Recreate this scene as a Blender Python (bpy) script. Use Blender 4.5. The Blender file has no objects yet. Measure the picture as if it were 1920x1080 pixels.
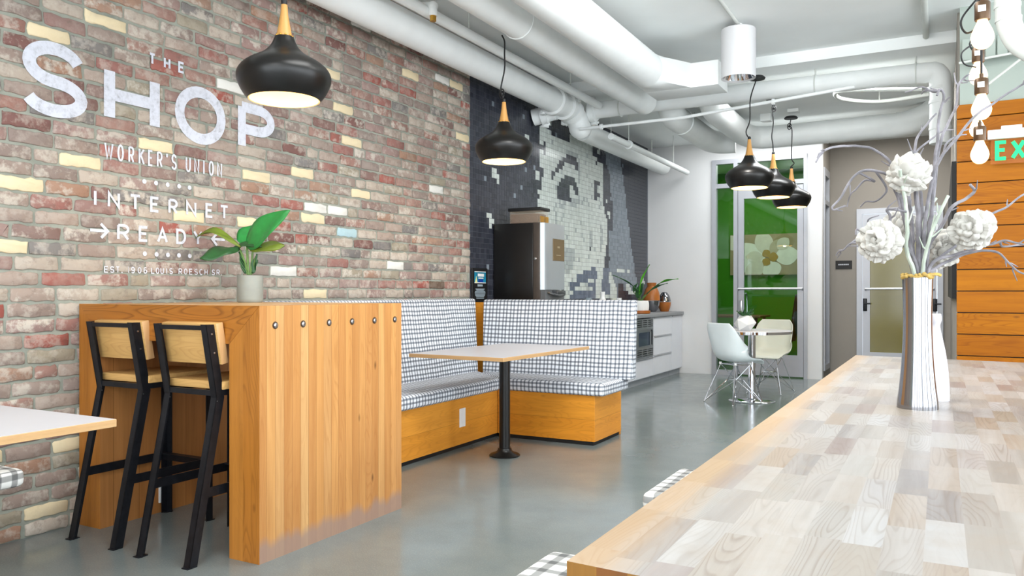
import bpy, bmesh, math, random
from mathutils import Vector, Matrix, noise
random.seed(7)
PI = math.pi
C = bpy.context.scene.collection
sc = bpy.context.scene

# ------------------------------------------------------------------ camera
YAW = 0.496
CAM_H = 1.13
FPX = 1485.0
HOR = 548.5
cam_d = bpy.data.cameras.new('camera')
cam_d.sensor_width = 36.0
cam_d.lens = FPX / 1920 * 36.0
cam_d.shift_y = (HOR - 540.0) / 1920.0
cam_d.clip_start = 0.05
cam = bpy.data.objects.new('camera', cam_d)
cam.location = (0, 0, CAM_H)
cam.rotation_euler = (PI / 2, 0, YAW)
C.objects.link(cam)
sc.camera = cam
CY, SY = math.cos(YAW), math.sin(YAW)

def at(px, py, D):
    """a point of the room seen at that pixel of the photograph, D metres deep"""
    r = (px - 960) / FPX * D
    return Vector((CY * r - SY * D, SY * r + CY * D, CAM_H + (HOR - py) / FPX * D))

# ------------------------------------------------------------------ helpers
def lin(c):
    if isinstance(c, str):
        c = [int(c[i:i + 2], 16) for i in (0, 2, 4)]
    return tuple(((v / 255) / 12.92 if v / 255 <= 0.04045 else ((v / 255 + 0.055) / 1.055) ** 2.4) for v in c) + (1.0,)

class MB:
    def __init__(s):
        s.bm = bmesh.new()
    def _merge(s, b, mi=0, M=None):
        if M is not None:
            bmesh.ops.transform(b, matrix=M, verts=b.verts)
        for f in b.faces:
            f.material_index = mi
        bmesh.ops.recalc_face_normals(b, faces=b.faces)
        me = bpy.data.meshes.new('tmp')
        b.to_mesh(me); b.free()
        s.bm.from_mesh(me)
        bpy.data.meshes.remove(me)
        return s
    def box(s, x0, x1, y0, y1, z0, z1, bev=0, seg=2, mi=0, M=None):
        b = bmesh.new()
        bmesh.ops.create_cube(b, size=1)
        for v in b.verts:
            v.co = Vector(((x0 + x1) / 2 + v.co.x * (x1 - x0), (y0 + y1) / 2 + v.co.y * (y1 - y0), (z0 + z1) / 2 + v.co.z * (z1 - z0)))
        if bev:
            bmesh.ops.bevel(b, geom=list(b.edges), offset=bev, segments=seg, profile=0.5, affect='EDGES')
        return s._merge(b, mi, M)
    def tube(s, pts, r, n=8, mi=0, cap=True, closed=False):
        b = bmesh.new()
        pts = [Vector(p) for p in pts]
        m = len(pts)
        rr = r if isinstance(r, (list, tuple)) else [r] * m
        rings = []
        ref = None
        for i in range(m):
            if closed:
                t = pts[(i + 1) % m] - pts[i - 1]
            else:
                t = pts[min(i + 1, m - 1)] - pts[max(i - 1, 0)]
            t.normalize()
            if ref is None:
                ref = t.orthogonal().normalized()
            ref = (ref - t * ref.dot(t))
            if ref.length < 1e-6:
                ref = t.orthogonal()
            ref.normalize()
            bi = t.cross(ref)
            rings.append([b.verts.new(pts[i] + (ref * math.cos(2 * PI * k / n) + bi * math.sin(2 * PI * k / n)) * rr[i]) for k in range(n)])
        for i in range(m if closed else m - 1):
            A, B = rings[i], rings[(i + 1) % m]
            for k in range(n):
                b.faces.new((A[k], A[(k + 1) % n], B[(k + 1) % n], B[k]))
        if cap and not closed:
            b.faces.new(rings[0][::-1]); b.faces.new(rings[-1])
        return s._merge(b, mi)
    def lathe(s, prof, c=(0, 0, 0), n=32, mi=0, M=None, cap=True):
        """prof: (radius, height) from bottom to top"""
        b = bmesh.new()
        rings = []
        for r, z in prof:
            if r < 1e-5:
                rings.append([b.verts.new((0, 0, z))])
            else:
                rings.append([b.verts.new((r * math.cos(2 * PI * k / n), r * math.sin(2 * PI * k / n), z)) for k in range(n)])
        for A, B in zip(rings, rings[1:]):
            for k in range(n):
                k2 = (k + 1) % n
                if len(A) == 1 and len(B) == 1: continue
                if len(A) == 1: b.faces.new((A[0], B[k2], B[k]))
                elif len(B) == 1: b.faces.new((A[k], A[k2], B[0]))
                else: b.faces.new((A[k], A[k2], B[k2], B[k]))
        if cap:
            if len(rings[0]) > 1: b.faces.new(rings[0][::-1])
            if len(rings[-1]) > 1: b.faces.new(rings[-1])
        T = Matrix.Translation(Vector(c))
        return s._merge(b, mi, T @ M if M is not None else T)
    def prism(s, poly, d, mi=0, M=None):
        """polygon in xy, thickness d along z"""
        b = bmesh.new()
        lo = [b.verts.new((p[0], p[1], 0)) for p in poly]
        hi = [b.verts.new((p[0], p[1], d)) for p in poly]
        n = len(poly)
        b.faces.new(lo[::-1]); b.faces.new(hi)
        for i in range(n):
            b.faces.new((lo[i], lo[(i + 1) % n], hi[(i + 1) % n], hi[i]))
        return s._merge(b, mi, M)
    def grid(s, P, mi=0, M=None, closed_u=False):
        b = bmesh.new()
        V = [[b.verts.new(p) for p in row] for row in P]
        for i in range(len(V) - 1):
            w = len(V[i])
            for j in range(w if closed_u else w - 1):
                b.faces.new((V[i][j], V[i][(j + 1) % w], V[i + 1][(j + 1) % w], V[i + 1][j]))
        return s._merge(b, mi, M)
    def ball(s, c, r, n=16, mi=0, sz=1.0):
        return s.lathe([(max(0.0, r * math.sin(PI * i / n)) if 0 < i < n else 0, -r * sz * math.cos(PI * i / n)) for i in range(n + 1)], c, n=n + 4, mi=mi)
    def build(s, name, mats, parent=None, label=None, cat=None, group=None, kind=None, uv=False, sharp=35, solid=0, smooth=True):
        me = bpy.data.meshes.new(name)
        if parent is not None:
            w = WL.get(parent, Vector())
            bmesh.ops.translate(s.bm, verts=s.bm.verts, vec=-w)
        if uv:
            L = s.bm.loops.layers.uv.new('UVMap')
            s.bm.normal_update()
            for f in s.bm.faces:
                n = f.normal
                ax = max(range(3), key=lambda i: abs(n[i]))
                a, b = ((1, 2), (0, 2), (0, 1))[ax]
                for l in f.loops:
                    l[L].uv = (l.vert.co[a], l.vert.co[b])
        s.bm.to_mesh(me); s.bm.free()
        for m in (mats if isinstance(mats, (list, tuple)) else [mats]):
            me.materials.append(m)
        if smooth:
            for p in me.polygons:
                p.use_smooth = True
            me.set_sharp_from_angle(angle=math.radians(sharp))
        o = bpy.data.objects.new(name, me)
        C.objects.link(o)
        if parent is not None:
            o.parent = parent
            WL[o] = WL.get(parent, Vector())
        if solid:
            md = o.modifiers.new('thickness', 'SOLIDIFY')
            md.thickness = solid; md.offset = 0
        tag(o, label, cat, group, kind)
        return o

WL = {}
def tag(o, label=None, cat=None, group=None, kind=None):
    if label: o['label'] = label
    if cat: o['category'] = cat
    if group: o['group'] = group
    if kind: o['kind'] = kind
    return o
def thing(name, label, cat, loc=(0, 0, 0), group=None):
    o = bpy.data.objects.new(name, None)
    o.empty_display_size = 0.05
    C.objects.link(o)
    o.location = loc
    WL[o] = Vector(loc)
    return tag(o, label, cat, group)
def copy_tree(o, parent=None):
    c = o.copy(); C.objects.link(c)
    if parent is not None: c.parent = parent
    for ch in list(o.children):
        copy_tree(ch, c)
    return c
def lamp(name, kind, loc, energy, color=(1, 1, 1), size=0.1, size_y=None, rot=None, parent=None):
    d = bpy.data.lights.new(name, kind)
    d.energy = energy; d.color = color
    if kind == 'AREA':
        d.shape = 'RECTANGLE'; d.size = size; d.size_y = size_y or size
    else:
        d.shadow_soft_size = size
    o = bpy.data.objects.new(name, d)
    C.objects.link(o)
    o.location = loc
    if rot: o.rotation_euler = rot
    if parent is not None:
        o.parent = parent
    return o
def smooth_path(pts, k=6):
    pts = [Vector(p) for p in pts]
    out = []
    for i in range(len(pts) - 1):
        p0, p1, p2, p3 = pts[max(i - 1, 0)], pts[i], pts[i + 1], pts[min(i + 2, len(pts) - 1)]
        for j in range(k):
            t = j / k
            out.append(0.5 * ((2 * p1) + (p2 - p0) * t + (2 * p0 - 5 * p1 + 4 * p2 - p3) * t * t + (3 * p1 - p0 - 3 * p2 + p3) * t ** 3))
    out.append(pts[-1])
    return out

# ------------------------------------------------------------------ materials
def nd(nt, typ, inp=None, **attrs):
    n = nt.nodes.new(typ)
    for k, v in attrs.items():
        setattr(n, k, v)
    for k, v in (inp or {}).items():
        s = n.inputs[k]
        if isinstance(v, bpy.types.NodeSocket):
            nt.links.new(v, s)
        else:
            s.default_value = v
    return n
def math_(nt, op, a, b=0.0, c=None):
    n = nt.nodes.new('ShaderNodeMath'); n.operation = op
    for i, v in enumerate((a, b) if c is None else (a, b, c)):
        if isinstance(v, bpy.types.NodeSocket): nt.links.new(v, n.inputs[i])
        else: n.inputs[i].default_value = v
    return n.outputs[0]
def mixc(nt, f, a, b, mode='MIX'):
    n = nt.nodes.new('ShaderNodeMix'); n.data_type = 'RGBA'; n.blend_type = mode
    for k, v in ((0, f), (6, a), (7, b)):
        if isinstance(v, bpy.types.NodeSocket): nt.links.new(v, n.inputs[k])
        else: n.inputs[k].default_value = v
    return n.outputs[2]
def ramp(nt, f, stops, interp='LINEAR'):
    n = nt.nodes.new('ShaderNodeValToRGB')
    n.color_ramp.interpolation = interp
    el = n.color_ramp.elements
    while len(el) < len(stops): el.new(0.5)
    for e, (p, c) in zip(el, stops):
        e.position = p; e.color = c if len(c) == 4 else tuple(c) + (1,)
    nt.links.new(f, n.inputs[0])
    return n.outputs[0]
def new_mat(name):
    m = bpy.data.materials.new(name); m.use_nodes = True
    return m, m.node_tree, m.node_tree.nodes['Principled BSDF']
def mat(name, col, rough=0.5, metal=0.0, spec=0.5, emit=None, es=0, vary=0.06, scale=9.0, coat=0, trans=0, ior=1.45, alpha=None, bump=0, sss=0):
    m, nt, b = new_mat(name)
    c = lin(col)
    tc = nd(nt, 'ShaderNodeTexCoord')
    nz = nd(nt, 'ShaderNodeTexNoise', {'Vector': tc.outputs['Object'], 'Scale': scale, 'Detail': 4.0})
    if vary:
        lo = tuple(max(0, v * (1 - vary)) for v in c[:3]) + (1,)
        hi = tuple(min(1, v * (1 + vary)) for v in c[:3]) + (1,)
        nt.links.new(ramp(nt, nz.outputs['Fac'], [(0.3, lo), (0.7, hi)]), b.inputs['Base Color'])
    else:
        b.inputs['Base Color'].default_value = c
    b.inputs['Roughness'].default_value = rough
    b.inputs['Metallic'].default_value = metal
    b.inputs['Specular IOR Level'].default_value = spec
    b.inputs['Coat Weight'].default_value = coat
    b.inputs['Transmission Weight'].default_value = trans
    b.inputs['IOR'].default_value = ior
    if sss:
        b.inputs['Subsurface Weight'].default_value = sss
        b.inputs['Subsurface Radius'].default_value = (0.01, 0.008, 0.006)
    if alpha is not None: b.inputs['Alpha'].default_value = alpha
    if emit:
        b.inputs['Emission Color'].default_value = lin(emit)
        b.inputs['Emission Strength'].default_value = es
    if bump:
        bp = nd(nt, 'ShaderNodeBump', {'Height': nz.outputs['Fac'], 'Strength': bump, 'Distance': 0.01})
        nt.links.new(bp.outputs[0], b.inputs['Normal'])
    return m

def wood(name, cols, grain='z', plank='x', pw=0.1, length=0, contrast=0.35, dark=(90, 50, 15), rough=0.45, fine=60, cath=0.0, seam=0.0, knots=0.0, off=0.0, foot=None, spec=0.4, cathscale=9.0, edge=None, rings=22.0, wash=0):
    """planks with their own tone, streaky grain and optional cathedral figure"""
    m, nt, b = new_mat(name)
    tc = nd(nt, 'ShaderNodeTexCoord')
    sp = nd(nt, 'ShaderNodeSeparateXYZ', {0: tc.outputs['Object']})
    ax = {'x': sp.outputs[0], 'y': sp.outputs[1], 'z': sp.outputs[2]}
    row_f = math_(nt, 'ADD', math_(nt, 'DIVIDE', ax[plank], pw), 100.0 + off)
    row = math_(nt, 'FLOOR', row_f)
    rw = nd(nt, 'ShaderNodeTexWhiteNoise', {'W': row}, noise_dimensions='1D')
    if length:
        cell = math_(nt, 'FLOOR', math_(nt, 'ADD', math_(nt, 'DIVIDE', ax[grain], length), math_(nt, 'MULTIPLY', rw.outputs['Value'], 7.0)))
        cv = nd(nt, 'ShaderNodeCombineXYZ', {0: row, 1: cell})
        rnd = nd(nt, 'ShaderNodeTexWhiteNoise', {'Vector': cv.outputs[0]}, noise_dimensions='2D').outputs['Value']
    else:
        rnd = rw.outputs['Value']
    n = len(cols)
    base = ramp(nt, rnd, [((i + 0.5) / n, lin(c)) for i, c in enumerate(cols)])
    # streaks
    other = [k for k in 'xyz' if k != grain]
    sc_ = {grain: 1.6, other[0]: fine, other[1]: fine}
    comb = nd(nt, 'ShaderNodeCombineXYZ', {i: math_(nt, 'MULTIPLY', ax[k], sc_[k]) for i, k in enumerate('xyz')})
    addv = nd(nt, 'ShaderNodeVectorMath', {0: comb.outputs[0], 1: nd(nt, 'ShaderNodeCombineXYZ', {i: math_(nt, 'MULTIPLY', rnd, 37.0 + 11 * i) for i in range(3)}).outputs[0]}, operation='ADD')
    nz = nd(nt, 'ShaderNodeTexNoise', {'Vector': addv.outputs[0], 'Scale': 1.0, 'Detail': 5.0, 'Roughness': 0.6, 'Distortion': 0.3})
    g = ramp(nt, nz.outputs['Fac'], [(0.38, (0, 0, 0, 1)), (0.72, (1, 1, 1, 1))])
    col = mixc(nt, math_(nt, 'MULTIPLY', g, contrast), base, lin(dark))
    if cath:
        sc2 = {grain: 1.3, other[0]: cathscale, other[1]: cathscale}
        cb2 = nd(nt, 'ShaderNodeCombineXYZ', {i: math_(nt, 'MULTIPLY', ax[k], sc2[k]) for i, k in enumerate('xyz')})
        ad2 = nd(nt, 'ShaderNodeVectorMath', {0: cb2.outputs[0], 1: nd(nt, 'ShaderNodeCombineXYZ', {i: math_(nt, 'MULTIPLY', rnd, 21.0 + 17 * i) for i in range(3)}).outputs[0]}, operation='ADD')
        n2 = nd(nt, 'ShaderNodeTexNoise', {'Vector': ad2.outputs[0], 'Scale': 1.0, 'Detail': 1.5, 'Roughness': 0.4})
        w = math_(nt, 'FRACT', math_(nt, 'MULTIPLY', n2.outputs['Fac'], rings))
        w = ramp(nt, w, [(0.0, (0, 0, 0, 1)), (0.55, (0.1, 0.1, 0.1, 1)), (0.85, (1, 1, 1, 1)), (1.0, (0, 0, 0, 1))])
        sel = ramp(nt, nd(nt, 'ShaderNodeTexWhiteNoise', {'W': math_(nt, 'MULTIPLY', rnd, 91.7)}, noise_dimensions='1D').outputs['Value'], [(0.25, (0.15, 0.15, 0.15, 1)), (0.6, (1, 1, 1, 1))])
        col = mixc(nt, math_(nt, 'MULTIPLY', math_(nt, 'MULTIPLY', w, sel), cath), col, lin(dark))
    if knots:
        vo = nd(nt, 'ShaderNodeTexVoronoi', {'Vector': nd(nt, 'ShaderNodeVectorMath', {0: tc.outputs['Object'], 1: (7.0 if grain != 'x' else 3.0, 7.0 if grain != 'y' else 3.0, 7.0 if grain != 'z' else 3.0)}, operation='MULTIPLY').outputs[0], 'Scale': 1.0})
        kk = ramp(nt, vo.outputs['Distance'], [(0.03, (1, 1, 1, 1)), (0.085, (0, 0, 0, 1))])
        col = mixc(nt, math_(nt, 'MULTIPLY', kk, knots), col, lin((70, 35, 12)))
    if seam:
        fr = math_(nt, 'FRACT', row_f)
        d = math_(nt, 'ABSOLUTE', math_(nt, 'SUBTRACT', fr, 0.5))
        sm = math_(nt, 'GREATER_THAN', d, 0.5 - seam / pw / 2)
        col = mixc(nt, math_(nt, 'MULTIPLY', sm, 0.7), col, lin((60, 30, 8)))
    if foot:   # scuffed, greyed foot of the boards, an irregular tide mark of mop water
        fn = nd(nt, 'ShaderNodeTexNoise', {'Vector': comb.outputs[0], 'Scale': 0.35, 'Detail': 3.0})
        hgt = math_(nt, 'ADD', ax['z'], math_(nt, 'MULTIPLY', math_(nt, 'SUBTRACT', fn.outputs['Fac'], 0.5), 0.12))
        fm = ramp(nt, math_(nt, 'DIVIDE', hgt, foot), [(0.55, (1, 1, 1, 1)), (1.0, (0, 0, 0, 1))])
        col = mixc(nt, math_(nt, 'MULTIPLY', fm, 0.75), col, lin((150, 130, 122)))
    if wash:   # lime wash rubbed on unevenly
        w1 = nd(nt, 'ShaderNodeTexNoise', {'Vector': addv.outputs[0], 'Scale': 0.22, 'Detail': 6.0, 'Roughness': 0.65, 'Distortion': 0.8})
        w2 = nd(nt, 'ShaderNodeTexNoise', {'Vector': tc.outputs['Object'], 'Scale': 11.0, 'Detail': 5.0, 'Roughness': 0.6})
        col = mixc(nt, math_(nt, 'MULTIPLY', ramp(nt, w1.outputs['Fac'], [(0.42, (0, 0, 0, 1)), (0.62, (1, 1, 1, 1))]), wash), col, lin((178, 175, 172)))
        col = mixc(nt, math_(nt, 'MULTIPLY', ramp(nt, w2.outputs['Fac'], [(0.5, (0, 0, 0, 1)), (0.72, (1, 1, 1, 1))]), wash * .8), col, lin((150, 136, 122)))
    if edge:   # tan tint along the outer edge, fading inwards unevenly
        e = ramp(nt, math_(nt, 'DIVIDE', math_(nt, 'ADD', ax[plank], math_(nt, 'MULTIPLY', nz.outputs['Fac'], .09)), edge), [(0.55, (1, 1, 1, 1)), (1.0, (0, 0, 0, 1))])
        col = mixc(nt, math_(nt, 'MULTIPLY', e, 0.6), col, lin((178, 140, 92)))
    nt.links.new(col, b.inputs['Base Color'])
    b.inputs['Roughness'].default_value = rough
    b.inputs['Specular IOR Level'].default_value = spec
    bp = nd(nt, 'ShaderNodeBump', {'Height': nz.outputs['Fac'], 'Strength': 0.12, 'Distance': 0.004})
    nt.links.new(bp.outputs[0], b.inputs['Normal'])
    return m

def plaid(name, white, dark, period=0.068, bars=((0.05, 0.25), (0.50, 0.70)), amt=0.66):
    m, nt, b = new_mat(name)
    uvn = nd(nt, 'ShaderNodeUVMap')
    nz0 = nd(nt, 'ShaderNodeTexNoise', {'Vector': uvn.outputs[0], 'Scale': 4.0, 'Detail': 1.0})
    uv2 = nd(nt, 'ShaderNodeVectorMath', {0: uvn.outputs[0], 1: nd(nt, 'ShaderNodeVectorMath', {0: nz0.outputs['Color'], 1: (0.012, 0.012, 0)}, operation='MULTIPLY').outputs[0]}, operation='ADD')
    sp = nd(nt, 'ShaderNodeSeparateXYZ', {0: uv2.outputs[0]})
    ms = []
    for k in (0, 1):
        f = math_(nt, 'FRACT', math_(nt, 'ADD', math_(nt, 'DIVIDE', sp.outputs[k], period), 100.0))
        tot = None
        for a, c in bars:
            w = ramp(nt, f, [(max(0, a - 0.03), (0, 0, 0, 1)), (a + 0.03, (1, 1, 1, 1)), (c - 0.03, (1, 1, 1, 1)), (min(1, c + 0.03), (0, 0, 0, 1))])
            tot = w if tot is None else math_(nt, 'MAXIMUM', tot, w)
        ms.append(tot)
    c1 = mixc(nt, math_(nt, 'MULTIPLY', ms[0], amt), lin(white), lin(dark))
    c2 = mixc(nt, math_(nt, 'MULTIPLY', ms[1], amt), c1, lin(dark))
    wv = nd(nt, 'ShaderNodeTexNoise', {'Vector': uvn.outputs[0], 'Scale': 900.0, 'Detail': 1.0})
    c3 = mixc(nt, math_(nt, 'MULTIPLY', wv.outputs['Fac'], 0.10), c2, lin((90, 100, 110)))
    nt.links.new(c3, b.inputs['Base Color'])
    b.inputs['Roughness'].default_value = 0.85
    b.inputs['Specular IOR Level'].default_value = 0.25
    bp = nd(nt, 'ShaderNodeBump', {'Height': nd(nt, 'ShaderNodeTexNoise', {'Vector': uvn.outputs[0], 'Scale': 9.0, 'Detail': 2.0}).outputs['Fac'], 'Strength': 0.15, 'Distance': 0.02})
    nt.links.new(bp.outputs[0], b.inputs['Normal'])
    return m

def brick_mat():
    m, nt, b = new_mat('reclaimed_brick')
    at_ = nd(nt, 'ShaderNodeAttribute', attribute_name='tone')
    at2 = nd(nt, 'ShaderNodeAttribute', attribute_name='lime')
    tc = nd(nt, 'ShaderNodeTexCoord')
    tones = [(120, 86, 80), (146, 100, 92), (150, 112, 101), (136, 120, 112), (160, 142, 130), (172, 158, 144), (148, 130, 120),
             (150, 84, 74), (128, 102, 95), (178, 164, 150), (156, 122, 102), (142, 112, 105), (118, 113, 110), (150, 140, 122),
             (150, 124, 117), (222, 204, 168), (220, 217, 210), (168, 194, 200), (96, 76, 62), (164, 102, 84)]
    n = len(tones)
    base = ramp(nt, at_.outputs['Fac'], [(i / n, lin(c)) for i, c in enumerate(tones)], 'CONSTANT')
    salt = math_(nt, 'MULTIPLY', at2.outputs['Fac'], 173.0)
    v4 = nd(nt, 'ShaderNodeTexNoise', {'Vector': tc.outputs['Object'], 'W': salt, 'Scale': 15.0, 'Detail': 6.0, 'Roughness': 0.66}, noise_dimensions='4D')
    v5 = nd(nt, 'ShaderNodeTexNoise', {'Vector': tc.outputs['Object'], 'W': math_(nt, 'ADD', salt, 9.0), 'Scale': 26.0, 'Detail': 5.0, 'Roughness': 0.7}, noise_dimensions='4D')
    v6 = nd(nt, 'ShaderNodeTexNoise', {'Vector': tc.outputs['Object'], 'Scale': 3.0, 'Detail': 2.0})
    pale = ramp(nt, v4.outputs['Fac'], [(0.47, (0, 0, 0, 1)), (0.58, (1, 1, 1, 1))])
    pale = math_(nt, 'MULTIPLY', pale, ramp(nt, at2.outputs['Fac'], [(0.0, (.15, .15, .15, 1)), (1.0, (1.15, 1.15, 1.15, 1))]))
    col = mixc(nt, math_(nt, 'MULTIPLY', pale, 0.84), base, lin((196, 186, 173)))
    pt = ramp(nt, v5.outputs['Fac'], [(0.52, (0, 0, 0, 1)), (0.70, (1, 1, 1, 1))])
    col = mixc(nt, math_(nt, 'MULTIPLY', pt, 0.55), col, lin((100, 84, 76)))
    col = mixc(nt, math_(nt, 'MULTIPLY', ramp(nt, v6.outputs['Fac'], [(0.4, (0, 0, 0, 1)), (0.65, (1, 1, 1, 1))]), 0.22), col, lin((160, 150, 140)))
    # cream and white bricks were painted: they keep their flat colour
    keep = math_(nt, 'MULTIPLY', math_(nt, 'GREATER_THAN', at_.outputs['Fac'], 0.749), 0.82)
    col = mixc(nt, keep, col, base)
    nt.links.new(col, b.inputs['Base Color'])
    b.inputs['Roughness'].default_value = 0.85
    b.inputs['Specular IOR Level'].default_value = 0.3
    bp = nd(nt, 'ShaderNodeBump', {'Height': v5.outputs['Fac'], 'Strength': 0.35, 'Distance': 0.008})
    nt.links.new(bp.outputs[0], b.inputs['Normal'])
    return m
def mortar_mat():
    m, nt, b = new_mat('mortar')
    tc = nd(nt, 'ShaderNodeTexCoord')
    n1 = nd(nt, 'ShaderNodeTexNoise', {'Vector': tc.outputs['Object'], 'Scale': 5.0, 'Detail': 6.0, 'Roughness': 0.65})
    nt.links.new(ramp(nt, n1.outputs['Fac'], [(0.3, lin((124, 128, 118))), (0.6, lin((152, 154, 142))), (0.8, lin((176, 174, 162)))]), b.inputs['Base Color'])
    b.inputs['Roughness'].default_value = 0.95
    n2 = nd(nt, 'ShaderNodeTexNoise', {'Vector': tc.outputs['Object'], 'Scale': 80.0, 'Detail': 3.0})
    nt.links.new(nd(nt, 'ShaderNodeBump', {'Height': n2.outputs['Fac'], 'Strength': 0.3, 'Distance': 0.006}).outputs[0], b.inputs['Normal'])
    return m
def paint_mat(name, wear):
    """white sign paint, rubbed thin where the brick is rough"""
    m, nt, b = new_mat(name)
    tc = nd(nt, 'ShaderNodeTexCoord')
    n1 = nd(nt, 'ShaderNodeTexNoise', {'Vector': tc.outputs['Object'], 'Scale': 38.0, 'Detail': 6.0, 'Roughness': 0.7})
    n2 = nd(nt, 'ShaderNodeTexNoise', {'Vector': tc.outputs['Object'], 'Scale': 14.0, 'Detail': 2.0})
    b.inputs['Base Color'].default_value = lin((212, 214, 224))
    b.inputs['Roughness'].default_value = 0.8
    f = math_(nt, 'ADD', math_(nt, 'MULTIPLY', n1.outputs['Fac'], 0.65), math_(nt, 'MULTIPLY', n2.outputs['Fac'], 0.35))
    nt.links.new(ramp(nt, f, [(0.40 + wear, (0.94, 0.94, 0.94, 1)), (0.52 + wear, (0.78, 0.78, 0.78, 1)), (0.66 + wear, (0.25, 0.25, 0.25, 1))]), b.inputs['Alpha'])
    return m
def floor_mat():
    m, nt, b = new_mat('polished_concrete')
    tc = nd(nt, 'ShaderNodeTexCoord')
    n1 = nd(nt, 'ShaderNodeTexNoise', {'Vector': tc.outputs['Object'], 'Scale': 0.9, 'Detail': 5.0, 'Roughness': 0.6})
    n2 = nd(nt, 'ShaderNodeTexNoise', {'Vector': tc.outputs['Object'], 'Scale': 160.0, 'Detail': 3.0})
    n3 = nd(nt, 'ShaderNodeTexNoise', {'Vector': tc.outputs['Object'], 'Scale': 6.0, 'Detail': 5.0, 'Roughness': 0.7})
    c = ramp(nt, n1.outputs['Fac'], [(0.3, lin((100, 110, 110))), (0.5, lin((114, 123, 123))), (0.7, lin((127, 133, 130)))])
    c = mixc(nt, math_(nt, 'MULTIPLY', ramp(nt, n3.outputs['Fac'], [(0.45, (0, 0, 0, 1)), (0.75, (1, 1, 1, 1))]), 0.25), c, lin((98, 102, 98)))
    c = mixc(nt, math_(nt, 'MULTIPLY', ramp(nt, n2.outputs['Fac'], [(0.5, (0, 0, 0, 1)), (0.7, (1, 1, 1, 1))]), 0.22), c, lin((160, 164, 158)))
    nt.links.new(c, b.inputs['Base Color'])
    nt.links.new(ramp(nt, n3.outputs['Fac'], [(0.3, (0.13, 0.13, 0.13, 1)), (0.8, (0.24, 0.24, 0.24, 1))]), b.inputs['Roughness'])
    b.inputs['Specular IOR Level'].default_value = 0.55
    return m

M = {}
M['brick'] = brick_mat(); M['mortar'] = mortar_mat(); M['floor'] = floor_mat()
M['paint_big'] = paint_mat('sign_paint', 0.06); M['paint_small'] = paint_mat('sign_paint_thin', 0.07)
M['ceiling'] = mat('ceiling_paint', (243, 246, 245), 0.9, vary=0.03, scale=2)
M['wall_white'] = mat('wall_paint_white', (226, 226, 226), 0.85, vary=0.02, scale=2)
M['wall_gray'] = mat('wall_paint_gray', (156, 150, 142), 0.85, vary=0.02, scale=2)
M['wall_soffit'] = mat('soffit_paint', (168, 178, 170), 0.85, vary=0.03, scale=2)
M['pipe'] = mat('pipe_paint', (241, 244, 243), 0.5, vary=0.03, scale=5)
M['conduit'] = mat('conduit_paint', (212, 215, 210), 0.6, vary=0.04, scale=6)
M['black_steel'] = mat('black_steel', (30, 32, 37), 0.38, metal=0.4, vary=0.25, scale=30)
M['weld'] = mat('bare_weld', (120, 122, 125), 0.4, metal=0.8)
M['black'] = mat('black_matte', (22, 22, 23), 0.5)
M['black_shade'] = mat('black_enamel', (20, 19, 18), 0.33, vary=0.1, spec=0.45)
M['cream_lining'] = mat('shade_lining_cream', (250, 226, 178), 0.5)
M['oak_neck'] = wood('oak_neck', [(196, 146, 82), (188, 138, 74)], 'z', 'x', 0.5, contrast=0.15, dark=(150, 95, 40))
M['brass'] = mat('brass', (210, 160, 70), 0.3, metal=1.0)
M['steel'] = mat('brushed_steel', (190, 192, 195), 0.3, metal=1.0)
M['chrome'] = mat('chrome', (225, 226, 230), 0.06, metal=1.0, vary=0.0)
M['silver'] = mat('polished_silver', (150, 150, 154), 0.12, metal=1.0, vary=0.02)
M['laminate'] = mat('white_laminate', (192, 191, 195), 0.35, vary=0.01)
M['ply'] = wood('plywood_edge', [(190, 152, 106), (178, 140, 94), (200, 164, 118)], 'x', 'z', 0.006, contrast=0.2, dark=(150, 105, 60), fine=20)
M['gloss_white'] = mat('gloss_white_cabinet', (222, 225, 232), 0.12, vary=0.01)
M['counter'] = mat('grey_worktop', (140, 142, 145), 0.45, vary=0.08, scale=60)
M['kick'] = mat('toe_kick', (150, 156, 162), 0.4)
M['fabric'] = plaid('navy_white_plaid', (232, 236, 242), (34, 47, 66))
M['fabric_bw'] = plaid('black_white_gingham', (226, 226, 222), (34, 34, 38), period=0.06, bars=((0.05, 0.42),), amt=0.6)
M['bar_front'] = wood('fir_beam', [(176, 112, 42), (166, 104, 36), (186, 122, 50)], 'z', 'x', 0.17, contrast=0.35, dark=(96, 52, 12), fine=30, cath=0.5, rough=0.4, knots=0.5)
M['bar_beam'] = wood('fir_lintel', [(172, 108, 38), (164, 100, 32)], 'x', 'z', 0.3, contrast=0.35, dark=(84, 44, 10), fine=30, cath=0.75, rough=0.4, knots=0.5)
M['bar_side'] = wood('fir_staves', [(200, 146, 86), (206, 157, 98), (190, 135, 78), (210, 166, 110), (196, 141, 82), (186, 132, 76), (204, 150, 90)], 'z', 'y', 0.05, contrast=0.4, dark=(150, 88, 34), fine=34, cath=0.25, rough=0.42, seam=0.0012, knots=0.7, foot=0.1)
M['bar_top'] = wood('fir_top', [(206, 160, 100), (196, 148, 88), (214, 170, 112)], 'x', 'y', 0.07, contrast=0.3, dark=(130, 80, 36), fine=30, rough=0.3)
M['bar_inner'] = wood('fir_inner', [(176, 120, 66), (164, 108, 56), (186, 130, 76)], 'z', 'y', 0.14, contrast=0.4, dark=(104, 62, 26), fine=26, rough=0.5, seam=0.002)
M['stool_oak'] = wood('stool_oak', [(212, 168, 104), (204, 158, 94)], 'x', 'z', 0.6, contrast=0.3, dark=(160, 110, 56), fine=28, cath=0.3)
M['stool_end'] = wood('stool_oak_end', [(222, 178, 128), (214, 168, 116)], 'z', 'y', 0.02, contrast=0.3, dark=(150, 100, 56), fine=50)
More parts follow.
